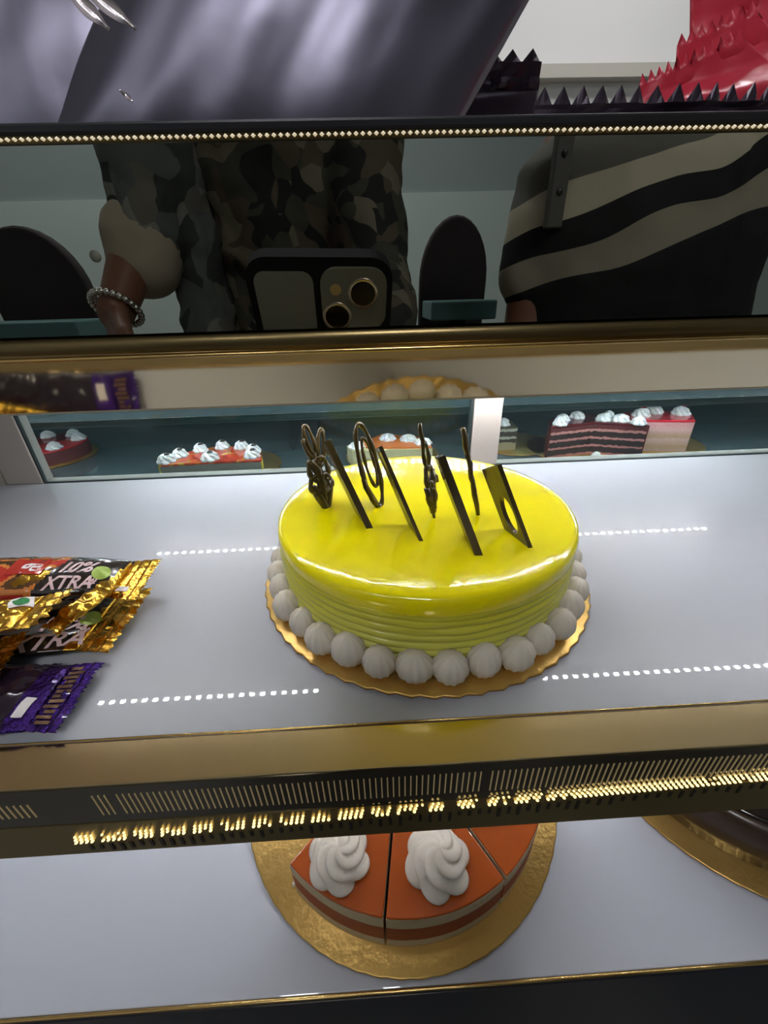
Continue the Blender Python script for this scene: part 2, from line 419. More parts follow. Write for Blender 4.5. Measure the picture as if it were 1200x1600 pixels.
# ------------------------------------------------------------------ yellow cake
CX, CY = .0363, .2543
board(.117, 'round gold cake board under the whole yellow cake', (CX, CY, HS), .0008)
CB = HS+.003; CH = -.131-CB
cake = thing('yellow_cake', 'round yellow glazed cake with combed sides and chocolate pieces on top', 'cake', (CX, CY, CB))
bm = bmesh.new(); R = .1015
prof = [(0, 0), (R-.002, 0)]
nr = 8
for i in range(nr*8+1):
    t = i/(nr*8); z = .001+t*(CH-.012)
    prof.append((R-.0013+.0015*abs(math.sin(PI*t*nr))**.7, z))
def rf(a, z, q): return 1+(.0008*noise.noise(V((math.cos(a)*6, math.sin(a)*6, z*300)))/q if q > .05 else 0)
lathe(bm, prof+[(R-.0018, CH-.0095), (0, CH-.0095)], 200, rf=rf)
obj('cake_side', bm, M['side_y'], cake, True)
bm = bmesh.new()
prof = [(R-.0030, CH-.0140), (R-.0006, CH-.0132), (R-.0001, CH-.0110), (R+.0002, CH-.0080), (R+.0002, CH-.0050), (R-.0005, CH-.0024), (R-.0020, CH-.0010), (R-.0042, CH-.0003), (R-.009, CH)]
prof += [(R*q, CH) for q in (.82, .72, .62, .52, .42, .32, .22, .12, .05)]+[(0, CH)]
rings_z = {}
lathe(bm, prof, 200)
for v in bm.verts:
    rr_ = math.hypot(v.co.x, v.co.y)
    if rr_ < R-.008: v.co.z += .0016*noise.noise(V((v.co.x*28, v.co.y*28, 1)))*(1 if rr_ < .08 else .5)-.0012*math.exp(-((v.co.x-.01)**2+(v.co.y+.02)**2)/.0012)
    elif v.co.z < CH-.008: v.co.z += .0016*noise.noise(V((v.co.x*22, v.co.y*22, 3)))
bmesh.ops.remove_doubles(bm, verts=bm.verts, dist=1e-6)
obj('glaze', bm, M['glaze_y'], cake, True)
dm = None; nd = 35
for k in range(nd):
    a = 2*PI*(k+.3)/nd
    if dm is None:
        d0 = obj('cream_dollop', dollop_bm(.0103, .0092, .0172), M['cream'], cake, True); dm = d0
    else:
        d0 = dm.copy(); link(d0, cake)
    rr_ = .1055
    d0.location = (rr_*math.cos(a), rr_*math.sin(a), .0)
    s = 1+.07*math.sin(k*2.3)
    d0.scale = (s, s, 1+.06*math.sin(k*1.7)); d0.rotation_euler = (.10*math.sin(k*3.1), 0, a-PI/2+.15*math.sin(k*5))
# chocolate pieces: foot P0 on the cake, tip P1, thin plates standing edge-on towards the counter front
def basis(P0, P1, delta):
    P0, P1 = V(P0), V(P1); e1 = (P1-P0).normalized(); vd = P0.normalized()
    e2 = (vd-e1*vd.dot(e1)).normalized(); n_ = e1.cross(e2)
    e2 = e2*math.cos(delta)+n_*math.sin(delta); n_ = e1.cross(e2)
    return e1, e2, n_
def plate(P0, P1, delta, th, wid, hole=False, label=None):
    e1, e2, n_ = basis(P0, P1, delta); P0 = V(P0); L_ = (V(P1)-P0).length
    bm = bmesh.new()
    def pt(a, b, c): return P0+e1*(a*L_)+e2*b+n_*(c*th)
    N_ = 40
    outer = []
    for i in range(N_):
        t = 4*i/N_; s = int(t); q = t-s
        outer.append([(-.12+1.12*q, 0), (1, wid*q), (1-1.12*q, wid), (-.12, wid*(1-q))][s])
    if hole:
        ca, cb = .42, wid*.40
        inner = [(ca+.22*math.cos(th_), cb+wid*.30*math.sin(th_)) for th_ in [math.atan2((b-cb)/wid, a-ca) for a, b in outer]]
        rings = [[bm.verts.new(pt(a, b, c)) for a, b in pl] for pl in (outer, inner) for c in (-.5, .5)]
        o0, o1, i0, i1 = rings
        for i in range(N_):
            j = (i+1) % N_
            bm.faces.new((o0[i], o0[j], o1[j], o1[i])); bm.faces.new((i0[i], i1[i], i1[j], i0[j]))
            bm.faces.new((o1[i], o1[j], i1[j], i1[i])); bm.faces.new((o0[i], i0[i], i0[j], o0[j]))
    else:
        o0 = [bm.verts.new(pt(a, b, -.5)) for a, b in outer]; o1 = [bm.verts.new(pt(a, b, .5)) for a, b in outer]
        bm.faces.new(o0[::-1]); bm.faces.new(o1)
        for i in range(N_):
            j = (i+1) % N_; bm.faces.new((o0[i], o0[j], o1[j], o1[i]))
    o = obj('chocolate_plate', bm, M['choc'], cake, origin=(CX, CY, CB)); o['label'] = label
    m_ = o.modifiers.new('bevel', 'BEVEL'); m_.width = .0004; m_.segments = 2; m_.limit_method = 'ANGLE'
plate((-.0020, .2230, -.1315), (-.0263, .2455, -.0790), .10, .0042, .022, label='leftmost flat chocolate plate')
plate((.0285, .2065, -.1315), (.0062, .2274, -.0780), .12, .0024, .020, label='thin flat chocolate plate')
plate((.0590, .1880, -.1315), (.0388, .2084, -.0786), .08, .0045, .022, label='flat chocolate plate in front of the twisted piece')
plate((.0905, .1920, -.1320), (.0735, .2145, -.0870), .46, .0028, .022, True, 'rightmost chocolate plate, with an oval hole')
def lace(P0, P1, delta, strokes, label, r=.0011):
    e1, e2, n_ = basis(P0, P1, 0); P0 = V(P0); L_ = (V(P1)-P0).length
    s = (n_*math.cos(delta)*-1+e2*math.sin(delta)).normalized()
    bm = bmesh.new()
    for pts, closed, rr_ in strokes:
        P = [P0+e1*(a*L_)+s*b+e2*(.0006*math.sin(i*1.7)) for i, (a, b) in enumerate(pts)]
        tube(bm, P, [rr_*1.4*(1+.25*math.sin(i*1.3)) for i in range(len(P))], 8, closed)
    o = obj('chocolate_lace', bm, M['choc'], cake, True, origin=(CX, CY, CB)); o['label'] = label
def ell(ca, cb, ra, rb, n=22, tilt=0):
    out = []
    for i in range(n):
        t = 2*PI*i/n; a, b = math.cos(t), math.sin(t)
        out.append((ca+ra*a, cb+rb*b+tilt*a))
    return out
lace((-.0325, .2561, -.1315), (-.0430, .2640, -.0740), .55, [
    (ell(.82, .0015, .17, .0028, 20, -.001), True, .0011), (ell(.70, .0085, .20, .0027, 20, .0038), True, .0011), (ell(.72, -.0010, .12, .002, 16, -.002), True, .0010),
    (ell(.47, -.0015, .12, .004), True, .0013), (ell(.46, .0055, .14, .0045), True, .0013), (ell(.30, -.002, .10, .0055), True, .0014),
    (ell(.28, .0045, .11, .005), True, .0014), ([(.60, -.003), (.45, .001), (.3, .0015), (.15, .001), (-.06, 0)], False, .0019),
    ([(.30, -.006), (.16, -.0035), (.02, -.0005), (-.04, 0)], False, .0019), ([(.30, .0085), (.2, .006), (.05, .002), (-.04, .0005)], False, .0019),
    ([(.22, -.004), (.2, .001), (.22, .006)], False, .002), ([(.12, -.002), (.11, .003)], False, .0018), ([(.66, .001), (.52, .002), (.42, .003)], False, .0014)],
    'chocolate lace flower at the left of the cake top')
lace((.0036, .2527, -.1315), (-.0068, .2600, -.0735), .75, [
    (ell(.50, .0012, .50, .0078, 34, -.0012), True, .00115), (ell(.54, .0022, .30, .0040, 26, -.0012), True, .0008), ([(.0, .001), (.10, -.002), (.3, -.0062), (.4, -.0068)], False, .0013),
    ([(.03, .002), (-.06, .001)], False, .0013)], 'long oval chocolate loop')
lace((.0408, .2361, -.1315), (.0305, .2430, -.0700), .9, [
    ([(1.0, .001), (.92, 0), (.82, .0012), (.7, -.0005), (.6, .001), (.45, -.001), (.3, .001), (.1, 0), (-.05, 0)], False, .0009),
    (ell(.66, .002, .14, .0026), True, .0009), (ell(.42, .0022, .13, .0042), True, .0011), (ell(.24, .001, .15, .0036), True, .0012),
    ([(.5, .006), (.36, .004), (.2, .003), (.05, .001)], False, .0013), ([(.34, -.003), (.2, -.001), (.05, .0)], False, .0013), ([(.48, .005), (.40, .0085), (.34, .009)], False, .0010)],
    'twisted chocolate lace behind the centre plate')
lace((.0705, .2361, -.1315), (.0575, .2420, -.0735), .9, [
    ([(1.0, 0), (.9, .0006), (.8, -.0004), (.68, .0006), (.55, 0), (.4, .0006), (.25, 0), (.12, .0005), (-.05, 0)], False, .0011),
    ([(.72, -.0006), (.6, .0012), (.45, -.0006), (.3, .0016), (.15, .0008), (0, 0)], False, .0010)], 'thin twisted chocolate stick')
# red speck on the glaze
bm = bmesh.new(); lathe(bm, [(0, 0), (.0009, .0003), (0, .0009)], 10, (.0975*math.cos(.0), .0, CH-.0026)); o = obj('jam_speck', bm, mat('red speck', (.25, .01, .005, 1), .3), cake, True)

# ------------------------------------------------------------------ orange cake slices on the lower shelf
OX, OY = .016, .236
board(.1445, 'large round gold cake board under the orange cake slices', (OX, OY, -.41), .0003)
OB = -.407
M['orange'] = mat('orange glaze', (.38, .070, .004, 1), .25, coat=.5, var=.22, scale=22, bump=.05, sss=.08)
def layers(stops, nz=.0016, sc_=220, h=.045, const=True):
    def b(N, L, tc):
        s = N.new('ShaderNodeSeparateXYZ'); L.new(tc.outputs['Object'], s.inputs[0])
        n = N.new('ShaderNodeTexNoise'); n.inputs['Scale'].default_value = sc_; n.inputs['Detail'].default_value = 3; L.new(tc.outputs['Object'], n.inputs['Vector'])
        a = N.new('ShaderNodeMath'); a.operation = 'MULTIPLY_ADD'; a.inputs[1].default_value = nz*2; L.new(n.outputs['Fac'], a.inputs[0])
        sb = N.new('ShaderNodeMath'); sb.operation = 'SUBTRACT'; sb.inputs[1].default_value = nz; L.new(s.outputs['Z'], sb.inputs[0]); L.new(sb.outputs[0], a.inputs[2])
        d = N.new('ShaderNodeMath'); d.operation = 'DIVIDE'; d.inputs[1].default_value = h; L.new(a.outputs[0], d.inputs[0])
        return ramp(N, L, d.outputs[0], stops, const)
    return b
CW = srgb(190, 172, 138); SPO = srgb(146, 64, 24)
M['orange_side'] = ramp_mat('layered orange sponge', layers([(0, srgb(190, 150, 100)), (.03, CW), (.24, SPO), (.68, CW), (.93, CW)], .0006, 120), .6, bump=.3, bscale=300)
def sector(cx, cy, a0, a1, r, z0, z1, tip=0, n=26, top=None):
    poly = [(cx+tip*math.cos((a0+a1)/2), cy+tip*math.sin((a0+a1)/2))]+[(cx+r*math.cos(a0+(a1-a0)*i/n), cy+r*math.sin(a0+(a1-a0)*i/n)) for i in range(n+1)]
    return poly
R_ = math.radians
ros = obj
first = None
spec = [(227, 260.6, 'left orange glazed slice with cream rosette, beside the empty part of the board', 3, (241, .106, .0215)),
        (261.4, 300.3, 'middle orange glazed slice with a large cream rosette, lower shelf', 5, (281, .101, .0225)),
        (301.2, 340, 'right orange glazed slice, partly hidden by the fascia, lower shelf', 9, (322, .085, .0215)),]
for a0, a1, lab, sd, (ra, rr_, rs) in spec:
    am = R_((a0+a1)/2)
    t = thing('cake_slice', lab, 'cake slice', (OX, OY, OB), 'orange cake slices on the lower shelf')
    bm = bmesh.new(); prism(bm, sector(0, 0, R_(a0), R_(a1), .1285, 0, 1, .004), 0, .0435)
    obj('sponge', bm, M['orange_side'], t)
    bm = bmesh.new(); prism(bm, sector(0, 0, R_(a0+.05), R_(a1-.05), .1282, 0, 1, .005), .0437, .0458)
    g = obj('glaze', bm, M['orange'], t)
    mo = g.modifiers.new('bevel', 'BEVEL'); mo.width = .0009; mo.segments = 3; mo.limit_method = 'ANGLE'
    for p in g.data.polygons: p.use_smooth = False
    rz = obj('cream_rosette', rosette_bm(rs, .019, 6, 3.6, seed=sd), M['cream'], t, True)
    rz.location = (rr_*math.cos(R_(ra)), rr_*math.sin(R_(ra)), .0456)
# pale crumbs of cream left of the first slice
bm = bmesh.new()
for k in range(7):
    a = R_(224.5+rnd.uniform(-1, .8)); q = .118+.010*rnd.random()
    lathe(bm, [(0, 0), (.0022, .0012), (0, .004)], 8, (q*math.cos(a), q*math.sin(a), .0))
o = obj('cream_smear', bm, M['cream'], None, True); o.location = up((OX, OY, OB)); tag(o, 'smears of white cream on the gold board left of the orange slices', 'cream'); o['kind'] = 'stuff'

# dark chocolate cake, right of the lower shelf
DX, DY = .349, .248
board(.1445, 'gold cake board under the dark chocolate cake, right of the lower shelf', (DX, DY, -.41), .0003)
dk = thing('chocolate_cake', 'dark brown chocolate cake on a gold board, right end of the lower shelf', 'cake', (DX, DY, OB))
bm = bmesh.new(); lathe(bm, [(0, 0), (.124, 0), (.1235, .012), (.123, .038), (.121, .0425), (.116, .044), (0, .044)], 120)
obj('cake_body', bm, mat('dark brown icing', (.045, .024, .014, 1), .35, coat=.2, var=.2, scale=30, bump=.1), dk, True)
bm = bmesh.new(); lathe(bm, [(0, .0441), (.117, .0441), (.1165, .0456), (.113, .0462), (0, .0462)], 120)
obj('glaze', bm, mat('chocolate glaze', (.012, .007, .005, 1), .15, coat=.5), dk, True)

# ------------------------------------------------------------------ cakes in the rear cabinet
def rear_board(x, y, r, label):
    return board(r, label, (x, y, RS), .0002)
RB = RS+.003
M['red_glaze'] = mat('dark red glaze', (.10, .008, .012, 1), .22, coat=.6, var=.3, scale=40)
M['pink_cream'] = mat('pink cream coat', srgb(196, 150, 150), .5, var=.1, bump=.2)
BF = [(0, srgb(190, 120, 115)), (.06, srgb(38, 18, 18)), (.26, srgb(196, 128, 124)), (.33, srgb(34, 16, 16)), (.52, srgb(200, 132, 128)), (.60, srgb(42, 20, 20)), (.78, srgb(202, 140, 132)), (.86, srgb(90, 26, 30))]
M['bf_face'] = ramp_mat('black forest layers', layers(BF, .0028, 150, .052), .7, bump=.5, bscale=400)
def half_disc(bm, r, z0, z1, a0=0, a1=PI, dent=0, n=40):
    poly = [(r*math.cos(a0+(a1-a0)*i/n), r*math.sin(a0+(a1-a0)*i/n)) for i in range(n+1)]+[(0, dent)]
    prism(bm, poly, z0, z1)
# black forest half cake
rear_board(.372, .700, .080, 'gold board under the cut chocolate layer cake, behind the right pane')
t = thing('layer_cake', 'cut dark chocolate layer cake with pink cream layers, behind the right pane', 'cake', (.384, .645, RB), rotz=R_(-4))
bm = bmesh.new(); half_disc(bm, .079, 0, .052, dent=.022)
for f in bm.faces: f.material_index = 0
o = obj('sponge', bm, [M['bf_face'], M['pink_cream']], t)
bm = bmesh.new(); half_disc(bm, .0805, .0522, .0560, dent=.0225)
g = obj('glaze', bm, M['red_glaze'], t); mo = g.modifiers.new('bevel', 'BEVEL'); mo.width = .0012; mo.segments = 3; mo.limit_method = 'ANGLE'
bm = bmesh.new()
for i in range(41):
    pass
poly_o = [(.0812*math.cos(a*PI/40), .0812*math.sin(a*PI/40)) for a in range(41)]; poly_i = [(.0792*math.cos(a*PI/40), .0792*math.sin(a*PI/40)) for a in range(41)]
prism(bm, poly_o+poly_i[::-1], .0005, .0545); obj('side_icing', bm, M['red_glaze'], t)
for k, (x, y, s) in enumerate(((-.062, .012, .012), (-.050, .034, .012), (-.018, .052, .013), (.020, .034, .013), (.046, .028, .015), (.066, .008, .012), (.036, .050, .010))):
    rz = obj('cream_rosette', rosette_bm(s, .013, 6, 1.6, seed=k+20), M['cream_cool'], t, True); rz.location = (x, y, .0555)
bm = bmesh.new(); lathe(bm, [(0, 0), (.008, .001), (.009, .006), (.004, .012), (0, .013)], 20, (.002, -.006, 0)); obj('cream_dab', bm, M['cream_cool'], t, True)
# pink slice
bd = rear_board(.535, .716, .082, 'gold board under the red topped pink cake, behind the right pane')
t = thing('pink_cake_slice', 'pale pink layered cake piece with shiny red top and three cream rosettes', 'cake slice', (.520, .668, RB)); t.scale = (.97, .97, .95)
PK = [(0, srgb(205, 175, 165)), (.16, srgb(200, 165, 130)), (.40, srgb(228, 190, 185)), (.5, srgb(206, 168, 130)), (.72, srgb(226, 180, 178)), (.9, srgb(226, 160, 160))]
M['pk'] = ramp_mat('pink sponge layers', layers(PK, .004, 120, .056, False), .7, bump=.5, bscale=350)
pp = [(-.067, .005), (.036, -.012), (.068, .045), (.03, .062), (-.052, .060)]
bm = bmesh.new(); prism(bm, pp, 0, .054); obj('sponge', bm, M['pk'], t)
bm = bmesh.new(); prism(bm, [(x*1.015, y+.0002) for x, y in pp], .0542, .0582)
g = obj('glaze', bm, mat('bright red glaze', (.62, .02, .035, 1), .2, coat=.7), t); mo = g.modifiers.new('bevel', 'BEVEL'); mo.width = .0014; mo.segments = 3
for k, (x, y) in enumerate(((-.038, .028), (-.002, .046), (.038, .030))):
    rz = obj('cream_rosette', rosette_bm(.0155, .016, 7, 1.8, seed=k+40), M['cream_cool'], t, True); rz.location = (x, y, .0578)
    bm = bmesh.new(); lathe(bm, [(0, 0), (.004, .001), (.0035, .003), (0, .0035)], 10, (.002, 0, .0145)); obj('cherry_bit', bm, mat('cherry', (.3, .01, .01, 1), .3), rz, True)
# red topped cake with grey cut face
rear_board(-.245, .672, .088, 'gold board under the red streaked cake, behind the left pane')
t = thing('red_streaked_cake', 'half cake with red and yellow streaked top and grey cut face, left pane', 'cake', (-.249, .603, RB), rotz=R_(2)); t.scale = (.87, .87, .9)
GR = [(0, srgb(120, 122, 112)), (.5, srgb(128, 128, 120)), (.9, srgb(136, 134, 124))]
M['grey_face'] = ramp_mat('grey cut sponge', layers(GR, .006, 60, .05, False), .6, bump=.3, bscale=200)
bm = bmesh.new(); half_disc(bm, .088, 0, .034, dent=.004); obj('sponge', bm, M['grey_face'], t)
def streaks(N, L, tc):
    v = N.new('ShaderNodeTexVoronoi'); v.inputs['Scale'].default_value = 26; L.new(tc.outputs['Object'], v.inputs['Vector'])
    n = N.new('ShaderNodeTexNoise'); n.inputs['Scale'].default_value = 34; n.inputs['Distortion'].default_value = 1.6; L.new(tc.outputs['Object'], n.inputs['Vector'])
    return ramp(N, L, n.outputs['Fac'], [(0, srgb(90, 20, 14)), (.42, srgb(205, 60, 34)), (.54, srgb(225, 96, 50)), (.60, srgb(205, 190, 60)), (.66, srgb(190, 45, 30)), (.74, srgb(60, 30, 24))])
M['streak_top'] = ramp_mat('streaked glaze', streaks, .2, coat=.6)
bm = bmesh.new(); half_disc(bm, .090, .0342, .0385, dent=.0035)
g = obj('glaze', bm, M['streak_top'], t); mo = g.modifiers.new('bevel', 'BEVEL'); mo.width = .0014; mo.segments = 3; mo.limit_method = 'ANGLE'
bm = bmesh.new()
a_ = [(.0905*math.cos(a*PI/40), .0905*math.sin(a*PI/40)) for a in range(41)]; b_ = [(.0882*math.cos(a*PI/40), .0882*math.sin(a*PI/40)) for a in range(41)]
prism(bm, a_+b_[::-1], .0005, .0342); obj('side_icing', bm, mat('yellow side icing', srgb(216, 198, 60), .35, coat=.3), t)
for k, (x, y, s) in enumerate(((-.080, .016, .0165), (-.066, .042, .0145), (-.036, .066, .0135), (.002, .078, .0135), (.040, .072, .014), (.068, .044, .0145), (.071, .018, .0145), (-.004, .016, .0165))):
    rz = obj('cream_rosette', rosette_bm(s, .016, 6, 2.0, seed=k+60), M['cream_cool'], t, True); rz.location = (x, y, .0382)
    bm = bmesh.new(); lathe(bm, [(0, 0), (.0055, .0008), (.003, .003), (0, .0035)], 10, (.003, -.002, .0135)); obj('chocolate_drizzle', bm, mat('dark drizzle', (.03, .025, .025, 1), .3), rz, True)
# orange cake piece
rear_board(.040, .705, .084, 'gold board under the pale orange topped cake, behind the left pane')
t = thing('orange_cake_piece', 'pale sponge cake piece with orange top and flat cream rosettes, left pane', 'cake slice', (.025, .648, RB)); t.scale = (.90, .90, .95)
M['pale_sponge'] = ramp_mat('pale sponge', layers([(0, srgb(190, 178, 128)), (.5, srgb(208, 200, 160)), (.9, srgb(196, 190, 140))], .004, 120, .036, False), .7, bump=.4, bscale=300)
pp = [(-.072, .03), (-.060, -.002), (.088, -.006), (.085, .05), (.00, .090)]
bm = bmesh.new(); prism(bm, pp, 0, .030); obj('sponge', bm, M['pale_sponge'], t)
bm = bmesh.new(); prism(bm, [(-.046, .034), (-.03, .006), (.087, -.005), (.084, .049), (.0, .088)], .0302, .0330); obj('glaze', bm, mat('soft orange glaze', srgb(222, 120, 50), .3, coat=.4), t)
for k, (x, y) in enumerate(((.008, .052), (.048, .042), (.074, .018), (-.052, .02))):
    rz = obj('cream_rosette', rosette_bm(.0165, .011, 8, .5, seed=k+80), M['cream_cool'], t, True); rz.location = (x, y, .0325 if k < 3 else .0298)
# small dark slice right of the post
rear_board(.275, .74, .07, 'gold board under the dark slice, just right of the white post')
t = thing('marbled_slice', 'grey and dark marbled cake slice with one cream curl, right of the white post', 'cake slice', (.235, .70, RB))
M['marb'] = ramp_mat('grey chocolate layers', layers([(0, srgb(150, 140, 110)), (.3, srgb(50, 44, 34)), (.45, srgb(170, 165, 150)), (.55, srgb(52, 46, 36)), (.75, srgb(160, 156, 140)), (.85, srgb(80, 72, 58))], .004, 120, .045), .7, bump=.4, bscale=300)
bm = bmesh.new(); prism(bm, [(-.03, .0), (.032, .002), (.036, .05), (-.03, .06)], 0, .041); obj('sponge', bm, M['marb'], t)
rz = obj('cream_curl', rosette_bm(.011, .014, 5, 2.2, seed=99), M['cream_cool'], t, True); rz.location = (.012, .02, .041)
# red cake at the far left
rear_board(-.615, .768, .078, 'gold board under the red glazed cake at the far left of the left pane')
t = thing('red_glazed_cake', 'red glazed cake with three cream rosettes, far left behind the left pane', 'cake', (-.612, .770, RB)); t.scale = (.78, .78, .8)
bm = bmesh.new(); lathe(bm, [(0, 0), (.084, 0), (.084, .028), (0, .028)], 60); obj('sponge', bm, mat('dark red sponge', srgb(96, 40, 44), .6), t)
bm = bmesh.new(); lathe(bm, [(0, .0282), (.085, .0282), (.084, .0315), (0, .032)], 60); obj('glaze', bm, mat('red jam glaze', srgb(186, 40, 48), .25, coat=.5), t, True)
for k, (x, y) in enumerate(((.030, .055), (.064, .020), (.050, -.048), (.0, -.06), (-.03, .05))):
    rz = obj('cream_rosette', rosette_bm(.0165, .017, 6, 1.8, seed=k+120), M['cream_cool'], t, True); rz.location = (x, y, .0318)

# ------------------------------------------------------------------ wrapped bars on the middle shelf
GOLD = mat('gold foil', (.80, .47, .07, 1), .22, metal=1, bump=.5, bscale=160)
BLK = mat('black printed film', (.018, .013, .012, 1), .18, coat=.8, bump=.2, bscale=60)
BRN = mat('brown printed film', (.10, .045, .018, 1), .2, coat=.7, bump=.2, bscale=60)
RED = mat('red printed film', (.45, .03, .02, 1), .2, coat=.7)
ORG = mat('orange printed film', (.60, .20, .04, 1), .2, coat=.7)
PUR = mat('purple foil', (.045, .014, .16, 1), .2, metal=.9, coat=.3, bump=1.0, bscale=420)
PURD = mat('dark purple film', (.014, .008, .022, 1), .22, coat=.7, bump=.3, bscale=90)
GPR = mat('gold print', (.22, .13, .07, 1), .35, metal=.6, bump=.5, bscale=300)
WHT = mat('white print', srgb(232, 224, 226), .4)
PINKW = mat('pale pink print', srgb(226, 196, 200), .4)
GRN = mat('green print', srgb(20, 120, 60), .4)
LIME = mat('lime print', srgb(150, 175, 70), .4)
def text_polys(s, size, shear=.25):
    cu = bpy.data.curves.new('lettering', 'FONT'); cu.body = s; cu.size = size; cu.shear = shear; cu.align_x = 'CENTER'; cu.align_y = 'CENTER'; cu.offset = size*.022
    to = bpy.data.objects.new('lettering_source', cu); C.objects.link(to)
    dg = bpy.context.evaluated_depsgraph_get(); me = bpy.data.meshes.new_from_object(to.evaluated_get(dg))
    vs = [tuple(v.co[:2]) for v in me.vertices]; fs = [tuple(p.vertices) for p in me.polygons]
    bpy.data.objects.remove(to); bpy.data.curves.remove(cu); bpy.data.meshes.remove(me)
    return vs, fs
def packet(label, group, L_, W_, T_, loc, rz, rx=0, ry=0, bands=None, body=None, endm=None, texts=(), marks=(), end=.016, bend=0, seed=1, crink=.0007, cat='chocolate bar', name='wrapped_bar', teeth=9, sides=(1, -1), pw=2.2):
    t = thing(name, label, cat, loc, group); t.rotation_euler = (rx, ry, rz)
    hb = L_/2-end
    def nz(u, v): return crink*(noise.noise(V((u*90, v*90, seed*3.7)))+.5*noise.noise(V((u*220, v*220, seed))))
    def H(u, v):
        a = max(0, 1-abs(u/hb)**5)**.6 if abs(u) < hb else 0; b = max(0, 1-abs(2*v/W_)**pw)**.55
        return T_/2*a*b + nz(u, v)*(.3+a)
    def wv(u): return 1-.10*max(0, abs(u/hb)-.55)/.45 if abs(u) <= hb else .90+.08*(abs(u)-hb)/end
    def S(u, v, off=0): return V((u, v*wv(u), H(u, v)+bend*u*u+off))
    nu, nv = 90, 30
    bm = bmesh.new(); g = {}
    for sgn in (1, -1):
        for i in range(nu+1):
            for j in range(nv+1):
                u = -hb+2*hb*i/nu; v = -W_/2+W_*j/nv
                edge = j in (0, nv) or i in (0, nu)
                if sgn == -1 and edge: g[-1, i, j] = g[1, i, j]; continue
                p = S(u, v)
                if sgn == -1: p.z = -(p.z-bend*u*u)*.6+bend*u*u
                g[sgn, i, j] = bm.verts.new(p)
    bands = bands or (lambda u, v: 0)
    for sgn in (1, -1):
        for i in range(nu):
            for j in range(nv):
                q = (g[sgn, i, j], g[sgn, i+1, j], g[sgn, i+1, j+1], g[sgn, i, j+1])
                f = bm.faces.new(q if sgn == 1 else q[::-1]); f.material_index = bands((-hb+2*hb*(i+.5)/nu)/hb, (-W_/2+W_*(j+.5)/nv)/(W_/2))
    obj('wrapper_body', bm, body, t, True)
    for s in sides:
        bm = bmesh.new(); rows = []
        ny = teeth*4
        for k in range(9):
            q = k/8; row = []
            for j in range(ny+1):
                v = -W_/2+W_*j/ny
                u = s*(hb+(end)*q) + (s*(.0018*(abs((j % 4)-2)/2)-.0009) if k == 8 else 0)
                z = bend*u*u + .0005*math.sin(k*2.2+.4)*(1 if q > 0 else 0) + q*crink*2.2*noise.noise(V((v*140, u*60, seed*1.3)))
                row.append(bm.verts.new((u, v*wv(min(abs(u), L_/2)), z + .0001)))
            rows.append(row)
        for A_, B_ in zip(rows, rows[1:]):
            for j in range(ny): bm.faces.new((A_[j], A_[j+1], B_[j+1], B_[j]))
        o = obj('end_seal', bm, endm, t, False)
        so = o.modifiers.new('thick', 'SOLIDIFY'); so.thickness = .0003
    def put(vs, fs, u0, v0, ang, m_, nm, lab=None, off=.0005):
        bm = bmesh.new(); ca, sa = math.cos(ang), math.sin(ang)
        vv = []
        for x, y in vs:
            u, v = u0+x*ca-y*sa, v0+x*sa+y*ca
            vv.append(bm.verts.new(S(u, max(-W_/2, min(W_/2, v)), off)))
        for f in fs:
            try: bm.faces.new([vv[i] for i in f])
            except ValueError: pass
        bmesh.ops.subdivide_edges(bm, edges=[e for e in bm.edges if e.calc_length() > .003], cuts=2)
        bmesh.ops.triangulate(bm, faces=bm.faces)
        o = obj(nm, bm, m_, t); 
        so = o.modifiers.new('thick', 'SOLIDIFY'); so.thickness = .0003; so.offset = 0
        if lab: o['label'] = lab
    for s_, size, u0, v0, ang, m_ in texts:
        vs, fs = text_polys(s_, size); put(vs, fs, u0, v0, ang, m_, 'lettering', 'lettering ' + s_)
    for kind, a, b, u0, v0, ang, m_ in marks:
        if kind == 'disc':
            vs = [(0, 0)]+[(a*math.cos(i*PI/12), b*math.sin(i*PI/12)) for i in range(24)]; fs = [(0, 1+i, 1+(i+1) % 24) for i in range(24)]
            put(vs, fs, u0, v0, ang, m_, 'printed_badge')
        elif kind == 'disc2':
            vs = [(0, 0)]+[(a*math.cos(i*PI/12), b*math.sin(i*PI/12)) for i in range(24)]; fs = [(0, 1+i, 1+(i+1) % 24) for i in range(24)]
            put(vs, fs, u0, v0, ang, m_, 'printed_dot', off=.0009)
        else:
            nx, ny = 6, 6
            vs = [(a*(i/nx-.5), b*(j/ny-.5)) for i in range(nx+1) for j in range(ny+1)]; fs = [(i*(ny+1)+j, (i+1)*(ny+1)+j, (i+1)*(ny+1)+j+1, i*(ny+1)+j+1) for i in range(nx) for j in range(ny)]
            put(vs, fs, u0, v0, ang, m_, 'printed_patch')
    return t
GB = 'gold and black wrapped bars on the middle shelf'
def bandA(u, v):      # black panel near the right end, printed scenery further left
    k = noise.noise(V((u*3.1, v*1.7, 2.2)))
    if u > .95+.05*v: return 0
    if u > .42+.12*v: return 1
    if v > .62: return 2 if k > 0 else 3
    return 4 if k > .22 else (3 if k > -.02 else (2 if k > -.22 else 0))
bodies = [GOLD, BLK, BRN, ORG, RED]
# lower bar, flat, text XTRA
packet('wide gold and black bar printed 10% XTRA, lying lowest at the right of the pile', GB, .22, .060, .010, (-.2680, .2040, -.1770), R_(1), 0, R_(1), bandA, bodies, GOLD,
       texts=(('10%', .0165, .0735, -.0085, R_(6), PINKW), ('XTRA', .0155, .0715, -.0225, R_(6), PINKW), ('#', .007, .0875, -.0135, R_(4), PINKW)),
       marks=(('disc', .0055, .0066, .0865, -.0025, 0, LIME), ('patch', .026, .014, -.02, .012, .1, RED)), end=.018, seed=3, teeth=12)
